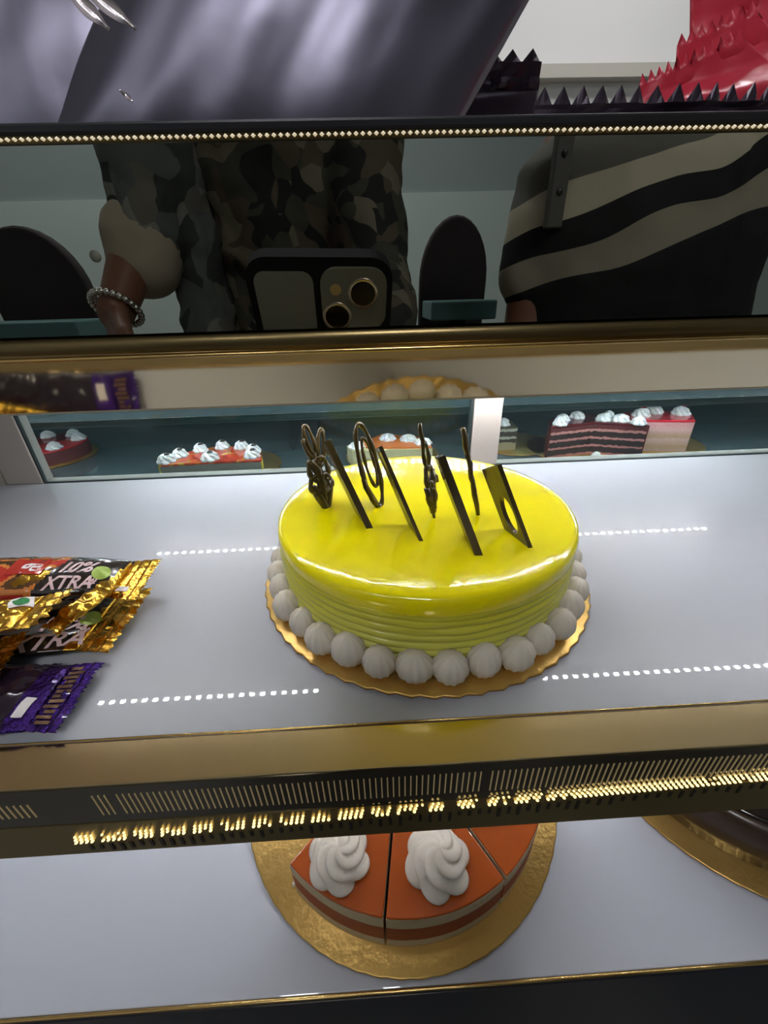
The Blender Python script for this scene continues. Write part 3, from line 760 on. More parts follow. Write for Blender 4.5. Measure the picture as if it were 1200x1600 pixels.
# top bar, rounder, on top at the back
packet('rounded gold and red bar printed 10% XTRA, lying on top at the back', GB, .175, .036, .020, (-.2360, .2270, -.1600), R_(-4), R_(10), R_(0), bandA, bodies, GOLD,
       texts=(('10%', .0130, .043, .001, R_(3), PINKW), ('XTRA', .0115, .043, -.0105, R_(3), PINKW), ('#', .006, .0575, -.009, 0, PINKW), ('ge', .015, .013, .002, 0, WHT)),
       marks=(('disc', .0050, .0055, .0600, -.0015, 0, LIME), ('patch', .024, .014, .011, .002, 0, RED), ('patch', .009, .004, .0745, -.0100, 0, WHT)), end=.017, seed=5, teeth=14)
# crossing bars whose gold ends show
packet('gold bar end with green dot mark, propped across the pile', GB, .12, .036, .010, (-.2420, .1790, -.1560), R_(8), R_(-6), R_(-4), lambda u, v: 0 if u > .52 else (1 if u > .1 else 2), [GOLD, BLK, BRN], GOLD,
       marks=(('patch', .0105, .0110, .0400, .0060, R_(20), WHT), ('disc2', .0034, .0042, .0400, .0060, 0, GRN)), end=.014, seed=8, crink=.0022, teeth=8)
packet('small crumpled gold wrapper poking out between the two XTRA bars', GB, .040, .015, .006, (-.1755, .1955, -.1590), R_(66), R_(0), R_(-6), lambda u, v: 0, [GOLD, BLK], GOLD, end=.009, seed=11, crink=.0022, teeth=7)
packet('gold bar at the left front of the pile, beside the dark brown bar', GB, .10, .036, .010, (-.2560, .1570, -.1590), R_(22), R_(-12), R_(-6), lambda u, v: 0 if u > .3 else 2, [GOLD, BLK, ORG], GOLD, end=.015, seed=14, crink=.0024, teeth=8)
packet('dark brown and gold bar under the front of the pile', GB, .10, .036, .008, (-.2520, .1600, -.1700), R_(12), 0, 0, lambda u, v: 0 if v < -.2 and u > 0 else 1, [GOLD, BLK], GOLD, end=.012, seed=17, crink=.0014, teeth=8)
# purple bars at the front
PB = 'purple wrapped bars at the front of the middle shelf'
def rows_print(u0, v0, w_, n, step, h, m_): return tuple(('patch', w_*(1 if k % 3 else .7), h, u0+(.001 if k % 2 else 0), v0-k*step, 0, m_) for k in range(n))
packet('purple foil bar with gold print rows and white tag, at the shelf front', PB, .15, .043, .008, (-.2310, .1475, -.1778), R_(1), R_(2), R_(1), lambda u, v: 0 if u > .80 else 1, [PUR, PURD], PUR,
       marks=rows_print(.0645, .0175, .0075, 12, .0031, .0018, GPR)+(('patch', .0050, .0115, .0530, -.0085, R_(-4), WHT),), end=.015, seed=21, teeth=15, crink=.0011)
packet('dark purple bar lying under the purple foil bar', PB, .13, .040, .006, (-.2480, .1560, -.1808), R_(-3), 0, 0, lambda u, v: 1, [PUR, PURD], PURD, end=.014, seed=23, teeth=14, crink=.0007)

# ------------------------------------------------------------------ packets on top of the deck
DT = .0367
def upright(label, x0, x1, y, z1, m_, zb=DT, thick=.02, lean=.0, skew=0, teeth=10, top=True, seed=1, group='snack packets on top of the case', name='snack_packet', seal=.01, crink=.003, rz=0, tm=.0035, right=False):
    """standing pillow bag: serrated seal along its top (or right) edge"""
    w_, h_ = x1-x0, z1-zb; t = thing(name, label, 'snack packet', ((x0+x1)/2, y, zb), group); t.rotation_euler = (-lean, 0, rz)
    nu, nv = 60, 50; bm = bmesh.new(); g = {}
    for sgn in (1, -1):
        for i in range(nu+1):
            for j in range(nv+1):
                a = -1+2*i/nu; b = j/nv; edge = i in (0, nu) or j in (0, nv)
                if sgn < 0 and edge: g[-1, i, j] = g[1, i, j]; continue
                H = thick/2*max(0, 1-abs(a)**3)**.6*max(0, 1-abs(2*b-1)**4)**.6
                H += 0 if edge else crink*noise.noise(V((a*w_*30, b*h_*30, seed*2.1+sgn)))*.6
                g[sgn, i, j] = bm.verts.new((a*w_/2+skew*b*h_, -sgn*max(H, .0003 if not edge else 0), b*(h_-seal if top else h_)))
    for sgn in (1, -1):
        for i in range(nu):
            for j in range(nv):
                q = (g[sgn, i, j], g[sgn, i+1, j], g[sgn, i+1, j+1], g[sgn, i, j+1]); bm.faces.new(q)
    obj('packet_body', bm, m_, t, True)
    bm = bmesh.new(); n = teeth*4; rows = []
    for k in range(6):
        row = []
        for j in range(n+1):
            a = -1+2*j/n
            zz = (h_-seal)+(seal-tm)*min(k, 4)/4 + (tm*(1-abs((j % 4)-2)/2) if k == 5 else 0)
            row.append(bm.verts.new((a*w_/2+skew*zz, -.0006*math.sin(k*2)*(k > 0)+.0015*noise.noise(V((a*6, k*.3, seed)))*(k > 0), zz)))
        rows.append(row)
    for A_, B_ in zip(rows, rows[1:]):
        for j in range(n): bm.faces.new((A_[j], A_[j+1], B_[j+1], B_[j]))
    o = obj('top_seal', bm, m_, t); so = o.modifiers.new('thick', 'SOLIDIFY'); so.thickness = .0003
    return t
DARKF = mat('dark metallised film', (.16, .15, .20, 1), .38, metal=.85, bump=.25, bscale=30)
DARKF2 = mat('dark plum film', (.045, .03, .05, 1), .38, metal=.5, coat=.2, bump=.3, bscale=60)
REDF = mat('red packet film', (.66, .035, .07, 1), .42, coat=.12, bump=.5, bscale=55, var=.15, scale=40)
upright('large dark packet standing at the left on top of the case', -.36, -.060, .215, .17, DARKF, lean=R_(14), seed=2, thick=.03, teeth=26)
upright('large dark packet standing in the middle on top of the case, slanting right', -.110, .026, .180, .17, DARKF, skew=.62, lean=R_(14), seed=4, thick=.026, teeth=14)
upright('small dark packet with serrated top beside the large dark packets', .004, .0745, .222, .0835, DARKF2, lean=0, seed=6, thick=.012, teeth=9, seal=.012, tm=.004)
upright('low dark plum packet with long serrated edge in front of the red packets', .052, .146, .157, .0515, DARKF2, seed=7, thick=.006, teeth=17, seal=.008, tm=.0042, crink=.001)
RG = 'red packets piled on top of the case'
def red_packet(label, poly_l, L_, W_, loc, rot_, seed, teeth=12):
    return packet(label, RG, L_, W_, .022, loc, rot_[2], rot_[0], rot_[1], None, REDF, REDF, end=.012, seed=seed, crink=.004, cat='snack packet', name='snack_packet', teeth=teeth)
def red_upright(label, tl, tr, br, bl, y, seed, n_t=7, tm=.0028):
    """bag standing on its long side; corners as (x,z), the edge tl-tr is serrated"""
    t = thing('snack_packet', label, 'snack packet', ((bl[0]+br[0])/2+.0045, y, min(bl[1], br[1])), RG)
    o_ = V(((bl[0]+br[0])/2, 0, min(bl[1], br[1])))
    TL, TR, BR, BL = [V((p[0], 0, p[1])) for p in (tl, tr, br, bl)]
    e = (TR-TL).normalized(); nn = V((-e.z, 0, e.x))
    bm = bmesh.new(); n = n_t*4; nu = 40; grid = {}
    for sgn in (1, -1):
        for j in range(n+1):
            q = j/n
            for i in range(nu+1):
                s = i/nu
                p = TL.lerp(TR, q).lerp(BL.lerp(BR, q), s)-o_
                if i == 0: p = p+nn*tm*(1-abs((j % 4)-2)/2)
                edge = i in (0, nu) or j in (0, n)
                if sgn < 0 and edge: grid[-1, j, i] = grid[1, j, i]; continue
                f = min(1, max(0, (s-.16)*5))
                H = .0003+.008*f*max(0, 1-abs(2*q-1)**4)**.6*(1-s**6) + (0 if edge else (.0045*f+.0012)*noise.noise(V((p.x*38+p.z*30, p.z*80, seed*3+sgn)))+.0010*noise.noise(V((p.x*160, p.z*160, seed))))
                grid[sgn, j, i] = bm.verts.new((p.x, -sgn*H, p.z))
    for sgn in (1, -1):
        for j in range(n):
            for i in range(nu):
                bm.faces.new((grid[sgn, j, i], grid[sgn, j, i+1], grid[sgn, j+1, i+1], grid[sgn, j+1, i]))
    obj('packet_body', bm, REDF, t, True)
    return t
red_upright('lowest red packet of the pile on the case, its serrated edge farthest left', (.0857, .0562), (.1155, .0668), (.175, .0368), (.0910, .0368), .1735, 3, 12)
red_upright('middle red packet of the pile on the case, above the lowest one', (.1047, .0712), (.1290, .0795), (.190, .0368), (.1120, .0368), .190, 4, 8)
red_upright('uppermost red packet leaning on the pile, reaching out of the picture', (.1150, .0930), (.185, .1050), (.215, .0368), (.1330, .0368), .208, 6, 12)
# bright foil flap at the top left
FO = mat('pale pink foil', (.98, .86, .92, 1), .22, metal=1, bump=.1, bscale=60)
t = thing('foil_strip', 'bright pale pink foil strip lying against the large dark packet', 'foil strip', (-.070, .155, .062))
def ribbon(pa, pb, wd, nrm_, teeth=0):
    bm = bmesh.new(); pa, pb = V(pa), V(pb); n = 16; d_ = (pb-pa); s = d_.cross(V(nrm_)).normalized()*wd; prev = None
    for i in range(n+1):
        q = i/n; p = pa+d_*q+V((0, .0008*math.sin(q*5), 0)); ww = .25+.75*math.sin(PI*min(1, q*1.05+.05)) if not teeth else 1-.6*q
        a, b = bm.verts.new(p-s*ww*.5), bm.verts.new(p+s*ww*.5)
        if prev: bm.faces.new((prev[0], prev[1], b, a))
        prev = (a, b)
    return bm
for nm, pa, pb, wd in (('foil_fold', (-.0665, .153, .0700), (-.0549, .153, .0614), .0036), ('foil_fold', (-.0700, .153, .0690), (-.0617, .153, .0615), .0036), ('foil_fold', (-.0630, .153, .0505), (-.0598, .153, .0478), .0012)):
    o = obj(nm, ribbon(pa, pb, wd, (.19, -.96, .21)), FO, t, True, origin=(-.070, .155, .062)); so = o.modifiers.new('thick', 'SOLIDIFY'); so.thickness = .0002

# ------------------------------------------------------------------ people
def capsule(bm, a, b, ra, rb, n=14, sq=1.0):
    a, b = V(a), V(b); ax = (b-a); L_ = ax.length; ax = ax.normalized() if L_ > 1e-6 else V((0, 0, 1))
    s = ax.orthogonal().normalized(); u = ax.cross(s); rings = []
    for i in range(5): th = -PI/2+PI/2*i/4; rings.append((a+ax*ra*math.sin(th), max(ra*math.cos(th), 1e-4)))
    for i in range(5): th = PI/2*i/4; rings.append((b+ax*rb*math.sin(th), max(rb*math.cos(th), 1e-4)))
    R = [[bm.verts.new(c+(s*math.cos(2*PI*k/n)+u*math.sin(2*PI*k/n))*r) for k in range(n)] for c, r in rings]
    for A_, B_ in zip(R, R[1:]):
        for k in range(n): bm.faces.new((A_[k], A_[(k+1) % n], B_[(k+1) % n], B_[k]))
    bm.faces.new(R[0][::-1]); bm.faces.new(R[-1])
def ellips(bm, c, rx, ry, rz, n=20, m_=12):
    lathe(bm, [(0, -1)]+[(math.cos(-PI/2+PI*i/m_), math.sin(-PI/2+PI*i/m_)) for i in range(1, m_)]+[(0, 1)], n)
    bm.verts.ensure_lookup_table(); k = n*(m_-1)+2
    for v in bm.verts[-k:]: v.co = V((v.co.x*rx+c[0], v.co.y*ry+c[1], v.co.z*rz+c[2]))
def loft(bm, secs, n=28):
    """secs: (cx,cy,z,rx,ry)"""
    R = [[bm.verts.new((cx+rx*math.copysign(abs(math.cos(2*PI*k/n))**.85, math.cos(2*PI*k/n)), cy+ry*math.copysign(abs(math.sin(2*PI*k/n))**.85, math.sin(2*PI*k/n)), z)) for k in range(n)] for cx, cy, z, rx, ry in secs]
    for A_, B_ in zip(R, R[1:]):
        for k in range(n): bm.faces.new((A_[k], A_[(k+1) % n], B_[(k+1) % n], B_[k]))
    bm.faces.new(R[0][::-1]); bm.faces.new(R[-1])
def fuse(o, vox, it=4, disp=0, dscale=.08):
    r = o.modifiers.new('fuse', 'REMESH'); r.mode = 'VOXEL'; r.voxel_size = vox; r.use_smooth_shade = True
    s = o.modifiers.new('smooth', 'SMOOTH'); s.iterations = it; s.factor = .5
    if disp:
        tx = bpy.data.textures.new('folds', 'CLOUDS'); tx.noise_scale = dscale
        d = o.modifiers.new('folds', 'DISPLACE'); d.texture = tx; d.strength = disp; d.mid_level = .5; d.texture_coords = 'LOCAL'
def hand(bm, wr, dr, palm_n, L_=.18, curl=.5, side=1):
    """wrist, direction of the palm, palm normal; five separate curled fingers"""
    wr, d, n_ = V(wr), V(dr).normalized(), V(palm_n).normalized(); s = d.cross(n_).normalized()*side; k = L_/.18
    kn = wr+d*.085*k
    for q in (-1, 0, 1): capsule(bm, wr+s*q*.014*k, kn+s*q*.026*k, .014*k, .012*k, 10)
    for i, (off, ln) in enumerate(((-.033, .070), (-.011, .080), (.011, .075), (.032, .060))):
        p = kn+s*off*k; dd = d
        for j, f in enumerate((.45, .32, .23)):
            c = curl*(j+.4); v = (d*math.cos(c)+n_*math.sin(c)).normalized(); q = p+v*ln*f*k
            capsule(bm, p, q, (.0095-.0008*j)*k, (.0088-.0008*j)*k, 8); p = q
    p = wr+d*.025*k-s*.025*k
    for j, f in enumerate((.035, .030, .024)):
        v = (d*.75-s*.65+n_*(.3+.25*j)).normalized(); q = p+v*f*k; capsule(bm, p, q, (.0125-.0015*j)*k, (.0115-.0015*j)*k, 8); p = q
SKIN = mat('brown skin', srgb(120, 80, 60), .5, sss=.1, var=.05, scale=20)
HAIR = mat('black hair', (.01, .008, .007, 1), .5, bump=.5, bscale=200)
DENIM = mat('dark trousers', (.02, .022, .028, 1), .8, bump=.2, bscale=300)
SHOE = mat('dark shoes', (.03, .03, .03, 1), .5)
def camo(dark, mid, lite, warm, s=1.0):
    def b(N, L, tc):
        v = N.new('ShaderNodeTexVoronoi'); v.inputs['Scale'].default_value = 34*s; v.inputs['Randomness'].default_value = 1
        n = N.new('ShaderNodeTexNoise'); n.inputs['Scale'].default_value = 14*s; n.inputs['Detail'].default_value = 1
        L.new(tc.outputs['Object'], n.inputs['Vector'])
        mx = N.new('ShaderNodeMix'); mx.data_type = 'RGBA'; mx.inputs['Factor'].default_value = .10
        L.new(tc.outputs['Object'], mx.inputs['A']); L.new(n.outputs['Color'], mx.inputs['B']); L.new(mx.outputs['Result'], v.inputs['Vector'])
        sp = N.new('ShaderNodeSeparateColor'); L.new(v.outputs['Color'], sp.inputs[0])
        return ramp(N, L, sp.outputs[0], [(0, dark), (.26, mid), (.55, warm), (.78, lite), (.92, mid)], True)
    return b
M['camo'] = ramp_mat('camouflage shirt print', camo(srgb(30, 32, 27), srgb(66, 66, 54), srgb(112, 106, 88), srgb(84, 74, 60)), .85, bump=.3, bscale=200)
M['camo_l'] = ramp_mat('faded grey camouflage print', camo(srgb(54, 58, 55), srgb(88, 92, 87), srgb(124, 124, 116), srgb(100, 97, 88), .8), .85, bump=.3, bscale=200)
LINING = mat('sand coloured cuff lining', srgb(165, 152, 132), .8)
def person(label, P, sk=1.0):
    return thing('person', label, 'person', P)
# photographer: leaning forward over the counter, phone held out in both hands
PO = (-.11, -.62, FZ); ph = person('person in camouflage overshirt with bracelet, holding a phone over the cake counter', PO)
bm = bmesh.new()
sh_l, sh_r = (-.28, -.575, .34), (.00, -.575, .33)
el_l, el_r = (-.352, -.54, .09), (.022, -.53, .035)
wr_l, wr_r = (-.372, -.44, -.015), (.028, -.10, -.135)
wr_l2 = (-.075, -.13, -.115)
loft(bm, [(-.11, -.70, -.06, .15, .10), (-.11, -.68, .04, .14, .095), (-.11, -.64, .18, .15, .10), (-.11, -.60, .28, .17, .10), (-.11, -.585, .355, .15, .08), (-.11, -.58, .40, .06, .06), (-.11, -.565, .46, .05, .055)])
ellips(bm, (-.11, -.545, .575), .074, .095, .115); ellips(bm, (-.11, -.475, .55), .05, .03, .055)
capsule(bm, (-.11, -.455, .565), (-.11, -.438, .548), .010, .013, 8)
for s in (-1, 1): capsule(bm, (-.11+s*.074, -.555, .585), (-.11+s*.079, -.555, .555), .012, .010, 8)
for S_, E_, W_ in ((sh_l, el_l, wr_l), (sh_r, el_r, wr_r)):
    capsule(bm, S_, E_, .052, .040); capsule(bm, E_, W_ if W_ is wr_l else (.058, -.125, -.180), .038, .025)
hand(bm, (.058, -.125, -.180), (-.10, .60, .55), (-.95, -.2, .1), .16, 1.0, 1)
hand(bm, wr_l, (.35, .75, -.50), (.5, -.1, -.3), .17, .5, -1)
for s in (-1, 1):
    capsule(bm, (-.11+s*.085, -.70, -.05), (-.11+s*.09, -.66, -.42), .078, .052); capsule(bm, (-.11+s*.09, -.66, -.42), (-.11+s*.09, -.69, -.77), .052, .038)
    capsule(bm, (-.11+s*.09, -.70, -.81), (-.11+s*.10, -.56, -.825), .035, .024)
o = obj('body', bm, SKIN, ph, True, origin=PO); fuse(o, .006, 3)
bm = bmesh.new(); loft(bm, [(-.11, -.70, -.10, .175, .125), (-.11, -.68, .04, .165, .122), (-.11, -.64, .18, .175, .125), (-.11, -.60, .28, .195, .125), (-.11, -.585, .365, .17, .10), (-.11, -.58, .405, .075, .075)])
capsule(bm, sh_r, el_r, .066, .056); capsule(bm, el_r, (.030, -.35, -.045), .054, .044); capsule(bm, sh_l, (-.28, -.575, .335), .068, .066)
o = obj('shirt', bm, M['camo'], ph, True, origin=PO); o['label'] = 'camouflage print shirt'; fuse(o, .008, 3, .022, .07)
bm = bmesh.new(); capsule(bm, sh_l, (-.322, -.545, .16), .066, .062); capsule(bm, (-.322, -.545, .16), (-.332, -.53, .092), .062, .056)
loft(bm, [(-.295, -.60, -.06, .045, .05), (-.285, -.60, .05, .045, .06), (-.275, -.60, .18, .05, .07), (-.26, -.60, .30, .05, .08)], 20)
o = obj('overshirt_sleeve', bm, M['camo_l'], ph, True, origin=PO); o['label'] = 'faded grey camouflage overshirt sleeve'; fuse(o, .008, 3, .026, .06)
bm = bmesh.new(); capsule(bm, (-.340, -.528, .085), (-.346, -.522, .058), .0605, .056, 24)
o = obj('sleeve_cuff', bm, LINING, ph, True, origin=PO); o['label'] = 'sand coloured rolled cuff'; fuse(o, .006, 3, .006, .05)
bm = bmesh.new(); lathe(bm, [(0, 0), (.008, 0), (.008, .002), (.005, .003), (0, .003)], 20); bmesh.ops.rotate(bm, verts=bm.verts, matrix=Matrix.Rotation(R_(90), 3, 'X')); bmesh.ops.translate(bm, verts=bm.verts, vec=V((-.398, -.480, .062)))
obj('button', bm, mat('pale button', srgb(190, 190, 180), .3), ph, True, origin=PO)
bm = bmesh.new()
for i in range(26):
    a = 2*PI*i/26; c = V((-.3715, -.447, -.008)); ax = (V(wr_l)-V(el_l)).normalized(); s1 = ax.orthogonal().normalized(); s2 = ax.cross(s1)
    ellips(bm, c+(s1*math.cos(a)+s2*math.sin(a))*.033, .0052, .0052, .0052, 8, 6)
obj('bracelet', bm, mat('silver beads', (.8, .78, .7, 1), .2, metal=1), ph, True, origin=PO)
bm = bmesh.new(); loft(bm, [(-.11, -.70, -.12, .165, .115), (-.11, -.70, -.02, .158, .11)])
for s in (-1, 1):
    capsule(bm, (-.11+s*.085, -.70, -.08), (-.11+s*.09, -.66, -.42), .090, .064); capsule(bm, (-.11+s*.09, -.66, -.42), (-.11+s*.09, -.69, -.76), .064, .052)
o = obj('trousers', bm, DENIM, ph, True, origin=PO); fuse(o, .009, 3, .012, .06)
bm = bmesh.new(); ellips(bm, (-.11, -.565, .615), .084, .095, .095); ellips(bm, (-.11, -.60, .57), .08, .075, .09)
o = obj('hair', bm, HAIR, ph, True, origin=PO); fuse(o, .008, 2, .008, .02)
for s in (-1, 1):
    bm = bmesh.new(); capsule(bm, (-.11+s*.09, -.71, -.805), (-.11+s*.10, -.545, -.812), .040, .034); o = obj('shoe', bm, SHOE, ph, True, origin=PO)
    bm = bmesh.new(); ellips(bm, (-.11+s*.030, -.448, .588), .011, .006, .006, 12, 8); obj('eye', bm, mat('eye', (.05, .04, .03, 1), .2), ph, True, origin=PO)

# second, shorter person in a striped polo shirt
QO = (.40, -.50, FZ)
def tall(bm):
    for v in bm.verts:
        v.co.x = .40+(v.co.x-.37)*1.2
        if v.co.z > -.22: v.co.z += .05*min(1, (v.co.z+.22)/.2)
    return bm
pb = person('shorter person in grey polo shirt with pale and black bands, standing beside the photographer', QO)
bm = bmesh.new()
sl, sr = (.272, -.485, .060), (.492, -.485, .140)
loft(bm, [(.375, -.50, -.22, .11, .075), (.375, -.50, -.10, .105, .07), (.37, -.49, .02, .12, .078), (.37, -.485, .11, .125, .07), (.368, -.485, .16, .10, .055), (.366, -.485, .19, .045, .045), (.366, -.48, .235, .04, .042)])
ellips(bm, (.366, -.46, .335), .068, .085, .10); ellips(bm, (.366, -.395, .31), .042, .028, .048); capsule(bm, (.366, -.378, .325), (.366, -.366, .31), .008, .011, 8)
for s in (-1, 1): capsule(bm, (.366+s*.067, -.465, .345), (.366+s*.071, -.465, .318), .010, .009, 8)
capsule(bm, sl, (.258, -.47, -.09), .038, .030); capsule(bm, (.258, -.47, -.09), (.245, -.36, -.21), .029, .020)
capsule(bm, sr, (.515, -.47, -.07), .038, .030); capsule(bm, (.515, -.47, -.07), (.49, -.36, -.19), .029, .020)
hand(bm, (.245, -.36, -.21), (.25, .9, -.3), (.3, 0, -.95), .14, .4, 1); hand(bm, (.49, -.36, -.19), (-.25, .9, -.3), (-.3, 0, -.95), .14, .4, -1)
for s in (-1, 1):
    capsule(bm, (.375+s*.06, -.50, -.22), (.375+s*.065, -.48, -.50), .060, .042); capsule(bm, (.375+s*.065, -.48, -.50), (.375+s*.065, -.50, -.78), .041, .030)
    capsule(bm, (.375+s*.065, -.51, -.815), (.375+s*.07, -.40, -.828), .029, .020)
o = obj('body', tall(bm), SKIN, pb, True, origin=QO); fuse(o, .006, 3)
def polo(N, L, tc):
    s = N.new('ShaderNodeSeparateXYZ'); L.new(tc.outputs['Object'], s.inputs[0])
    q = N.new('ShaderNodeMath'); q.operation = 'MULTIPLY_ADD'; q.inputs[1].default_value = -.32; L.new(s.outputs['X'], q.inputs[0]); L.new(s.outputs['Z'], q.inputs[2])
    n = N.new('ShaderNodeTexNoise'); n.inputs['Scale'].default_value = 9; n.inputs['Detail'].default_value = 0; L.new(tc.outputs['Object'], n.inputs['Vector'])
    q2 = N.new('ShaderNodeMath'); q2.operation = 'MULTIPLY_ADD'; q2.inputs[1].default_value = .04; L.new(n.outputs['Fac'], q2.inputs[0]); L.new(q.outputs[0], q2.inputs[2])
    r = N.new('ShaderNodeMapRange'); r.inputs[1].default_value = .65; r.inputs[2].default_value = 1.15; L.new(q2.outputs[0], r.inputs[0])
    z = lambda zz: (zz+.978+.02-.65)/.5
    return ramp(N, L, r.outputs[0], [(0, srgb(10, 10, 12)), (z(-.090), srgb(150, 142, 124)), (z(-.048), srgb(12, 12, 14)), (z(-.012), srgb(190, 180, 158)), (z(.028), srgb(98, 96, 88))], True)
M['polo'] = ramp_mat('banded polo fabric', polo, .8, bump=.15, bscale=300)
bm = bmesh.new(); loft(bm, [(.375, -.50, -.26, .13, .10), (.375, -.50, -.10, .125, .095), (.37, -.49, .02, .142, .10), (.37, -.485, .105, .138, .092), (.372, -.485, .15, .095, .07), (.372, -.485, .185, .052, .052)])
capsule(bm, sl, (.262, -.475, -.03), .046, .044); capsule(bm, sr, (.515, -.475, -.10), .060, .054)
o = obj('polo_shirt', tall(bm), M['polo'], pb, True, origin=QO); fuse(o, .008, 3, .014, .08)
bm = bmesh.new(); box(bm, .256, .278, -.428, -.412, .075, .205, .002); o = obj('placket', bm, mat('grey placket', srgb(84, 82, 76), .8), pb, origin=QO)
for z in (.115, .155):
    bm = bmesh.new(); ellips(bm, (.267, -.411, z), .004, .002, .004, 12, 8); obj('button', bm, mat('dark button', (.03, .03, .03, 1), .3), o, True, origin=QO)
bm = bmesh.new(); loft(bm, [(.375, -.50, -.27, .122, .090), (.375, -.50, -.20, .118, .085)])
for s in (-1, 1):
    capsule(bm, (.375+s*.06, -.50, -.24), (.375+s*.065, -.48, -.50), .070, .052); capsule(bm, (.375+s*.065, -.48, -.50), (.375+s*.065, -.50, -.77), .052, .042)
o = obj('trousers', tall(bm), DENIM, pb, True, origin=QO); fuse(o, .009, 3, .01, .06)
bm = bmesh.new(); ellips(bm, (.366, -.478, .37), .076, .088, .085); ellips(bm, (.366, -.51, .33), .072, .065, .08)
o = obj('hair', tall(bm), HAIR, pb, True, origin=QO); fuse(o, .008, 2, .006, .02)
for s in (-1, 1):
    bm = bmesh.new(); capsule(bm, (.375+s*.065, -.515, -.815), (.375+s*.07, -.40, -.820), .034, .028); obj('shoe', tall(bm), SHOE, pb, True, origin=QO)
    bm = bmesh.new(); ellips(bm, (.366+s*.027, -.372, .345), .009, .005, .005, 12, 8); obj('eye', tall(bm), mat('eye', (.05, .04, .03, 1), .2), pb, True, origin=QO)

# ------------------------------------------------------------------ the phone that takes the picture
CASE = mat('black phone case', (.006, .006, .007, 1), .75, spec=.2)
BACK = mat('grey green phone back', (.17, .17, .13, 1), .35, coat=.5)
t = bpy.data.objects.new('smartphone', None); C.objects.link(t)
tag(t, 'smartphone in a black case with two ringed camera lenses, held over the counter', 'phone')
t.matrix_world = Matrix.Translation(V((0, 0, Z0))-CF*.0022) @ rot.to_4x4()   # local -z faces the cake, lens at the origin
def rrect(x0, x1, y0, y1, r, n=6):
    out = []
    for cx, cy, a0 in ((x1-r, y1-r, 0), (x0+r, y1-r, 90), (x0+r, y0+r, 180), (x1-r, y0+r, 270)):
        for i in range(n+1): a = R_(a0+90*i/n); out.append((cx+r*math.cos(a), cy+r*math.sin(a)))
    return out
PX0, PX1, PY0, PY1 = -.0625, .0165, -.137, .0175
bm = bmesh.new(); prism(bm, rrect(PX0, PX1, PY0, PY1, .012), .0022, .0120); obj('phone_case', bm, CASE, t)
bm = bmesh.new(); prism(bm, rrect(PX0+.004, -.0270, PY0+.004, PY1-.007, .006), .0015, .0021); prism(bm, rrect(-.026, PX1-.004, PY0+.004, -.030, .004), .0015, .0021); obj('back_panel', bm, BACK, t)
bm = bmesh.new(); prism(bm, rrect(-.0232, .0132, -.0215, .0130, .009), .0004, .0021); bump_ = obj('camera_island', bm, BACK, t)
def ring(cx, cy, nm, glass=True):
    bm = bmesh.new()
    for (ra, rb) in ((.0068, .0084),):
        lathe(bm, [(ra, -.0008), (rb, -.0008), (rb, .0006), (ra, .0006), (ra, -.0008)], 48, (cx, cy, 0))
    o = obj('lens_ring', bm, mat('champagne lens ring', (.75, .62, .45, 1), .25, metal=1), bump_, True)
    bm = bmesh.new(); cyl(bm, (cx, cy), .0067, -.0004, .0003, 40); obj('lens_glass', bm, mat('lens glass', (.004, .003, .003, 1), .1, coat=.2), bump_)
ring(0, 0, 'a'); ring(-.0148, -.0132, 'b')
bm = bmesh.new(); cyl(bm, (-.0150, .0018), .0030, .0000, .0005, 24); obj('flash', bm, mat('flash lens', srgb(190, 160, 100), .3), bump_)

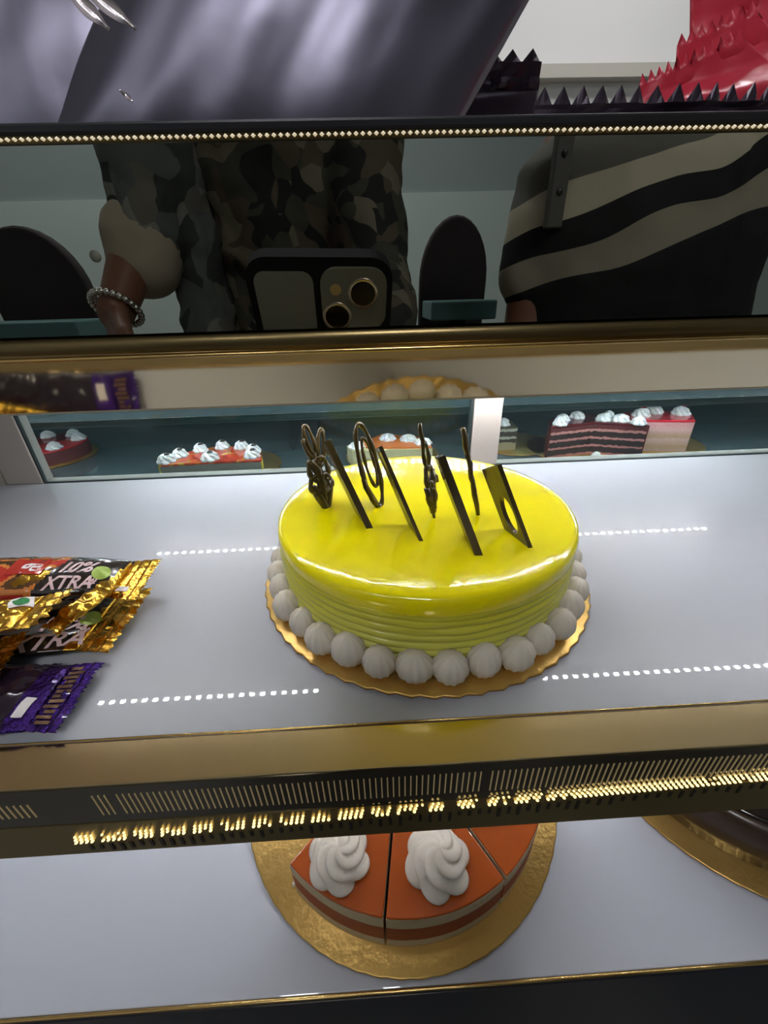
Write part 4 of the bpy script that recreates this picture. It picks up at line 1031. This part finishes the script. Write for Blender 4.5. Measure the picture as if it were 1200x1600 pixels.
# ------------------------------------------------------------------ chairs and table behind the customers
UPH = mat('dark plum upholstery', srgb(50, 42, 44), .8, bump=.3, bscale=400)
LEG = mat('black metal leg', (.02, .02, .02, 1), .35, metal=.6)
TEAL = mat('teal laminate', srgb(84, 120, 118), .45)
def make_chair(label):
    t = thing('dining_chair', label, 'chair', (0, 0, FZ), 'arched dark chairs behind the customers')
    W2 = .165
    def arch(z0, z1, r, n=16): return [(-r, z0)]+[(-r*math.cos(PI*i/n), z1-r+r*math.sin(PI*i/n)) for i in range(n+1)]+[(r, z0)]
    bm = bmesh.new()
    A_ = arch(.50, 1.045, W2); f = [bm.verts.new((x, -.20-(z-.5)*.10, z)) for x, z in A_]; b = [bm.verts.new((x, -.24-(z-.5)*.10, z)) for x, z in A_]
    bm.faces.new(f); bm.faces.new(b[::-1])
    for i in range(len(f)): j = (i+1) % len(f); bm.faces.new((f[i], b[i], b[j], f[j]))
    o = obj('backrest', bm, UPH, t); mo = o.modifiers.new('bevel', 'BEVEL'); mo.width = .012; mo.segments = 3; mo.limit_method = 'ANGLE'
    obj('seat', abox(-.21, .21, -.22, .21, .42, .48, .02), UPH, t)
    obj('seat_frame', abox(-.19, .19, -.20, .19, .395, .419), LEG, t)
    for sx in (-1, 1):
        for sy in (-1, 1):
            bm = bmesh.new(); tube(bm, [(sx*.18, sy*.18, .395), (sx*.20, sy*.21, .0)], .012, 10); obj('leg', bm, LEG, t, True)
        bm = bmesh.new(); tube(bm, [(sx*.16, -.19, .395), (sx*.16, -.215, .52)], .010, 8); obj('back_support', bm, LEG, t, True)
    return t
def copy_tree(o, parent=None):
    c = o.copy(); C.objects.link(c); c.parent = parent
    for ch in [q for q in bpy.data.objects if q.parent == o]: copy_tree(ch, c)
    return c
ch0 = make_chair('arched dark chair at the left behind the photographer, backrest towards the counter')
ch0.location = up((-.955, -1.43, FZ)); ch0.scale.x = .88; ch0.rotation_euler.z = R_(180)
for x, y, rz_, lab in ((.276, -1.43, 180, 'arched dark chair seen between the two people'), (-1.40, -1.43, 180, 'arched dark chair at the far left behind the photographer')):
    c = copy_tree(ch0); c.location = up((x, y, FZ)); c.rotation_euler.z = R_(rz_); c['label'] = lab
    if x > 0: c.scale.x = .62
for lab, x, w_, y, zt in (('long teal topped high table at the left behind the photographer', -1.15, .42, -1.00, .812), ('narrow teal topped high table in front of the chair between the two people', .258, .085, -.99, .832)):
    t = thing('high_table', lab, 'table', (x, y, FZ), 'teal topped high tables')
    obj('table_top', abox(-w_, w_, -.09, .09, zt-.045, zt, .004), TEAL, t)
    bm = bmesh.new(); tube(bm, [(0, 0, .03), (0, 0, zt-.045)], .025, 16); obj('pedestal', bm, LEG, t, True)
    bm = bmesh.new(); cyl(bm, (0, 0), .14 if w_ > .1 else .085, 0, .03, 32); obj('foot_plate', bm, LEG, t)
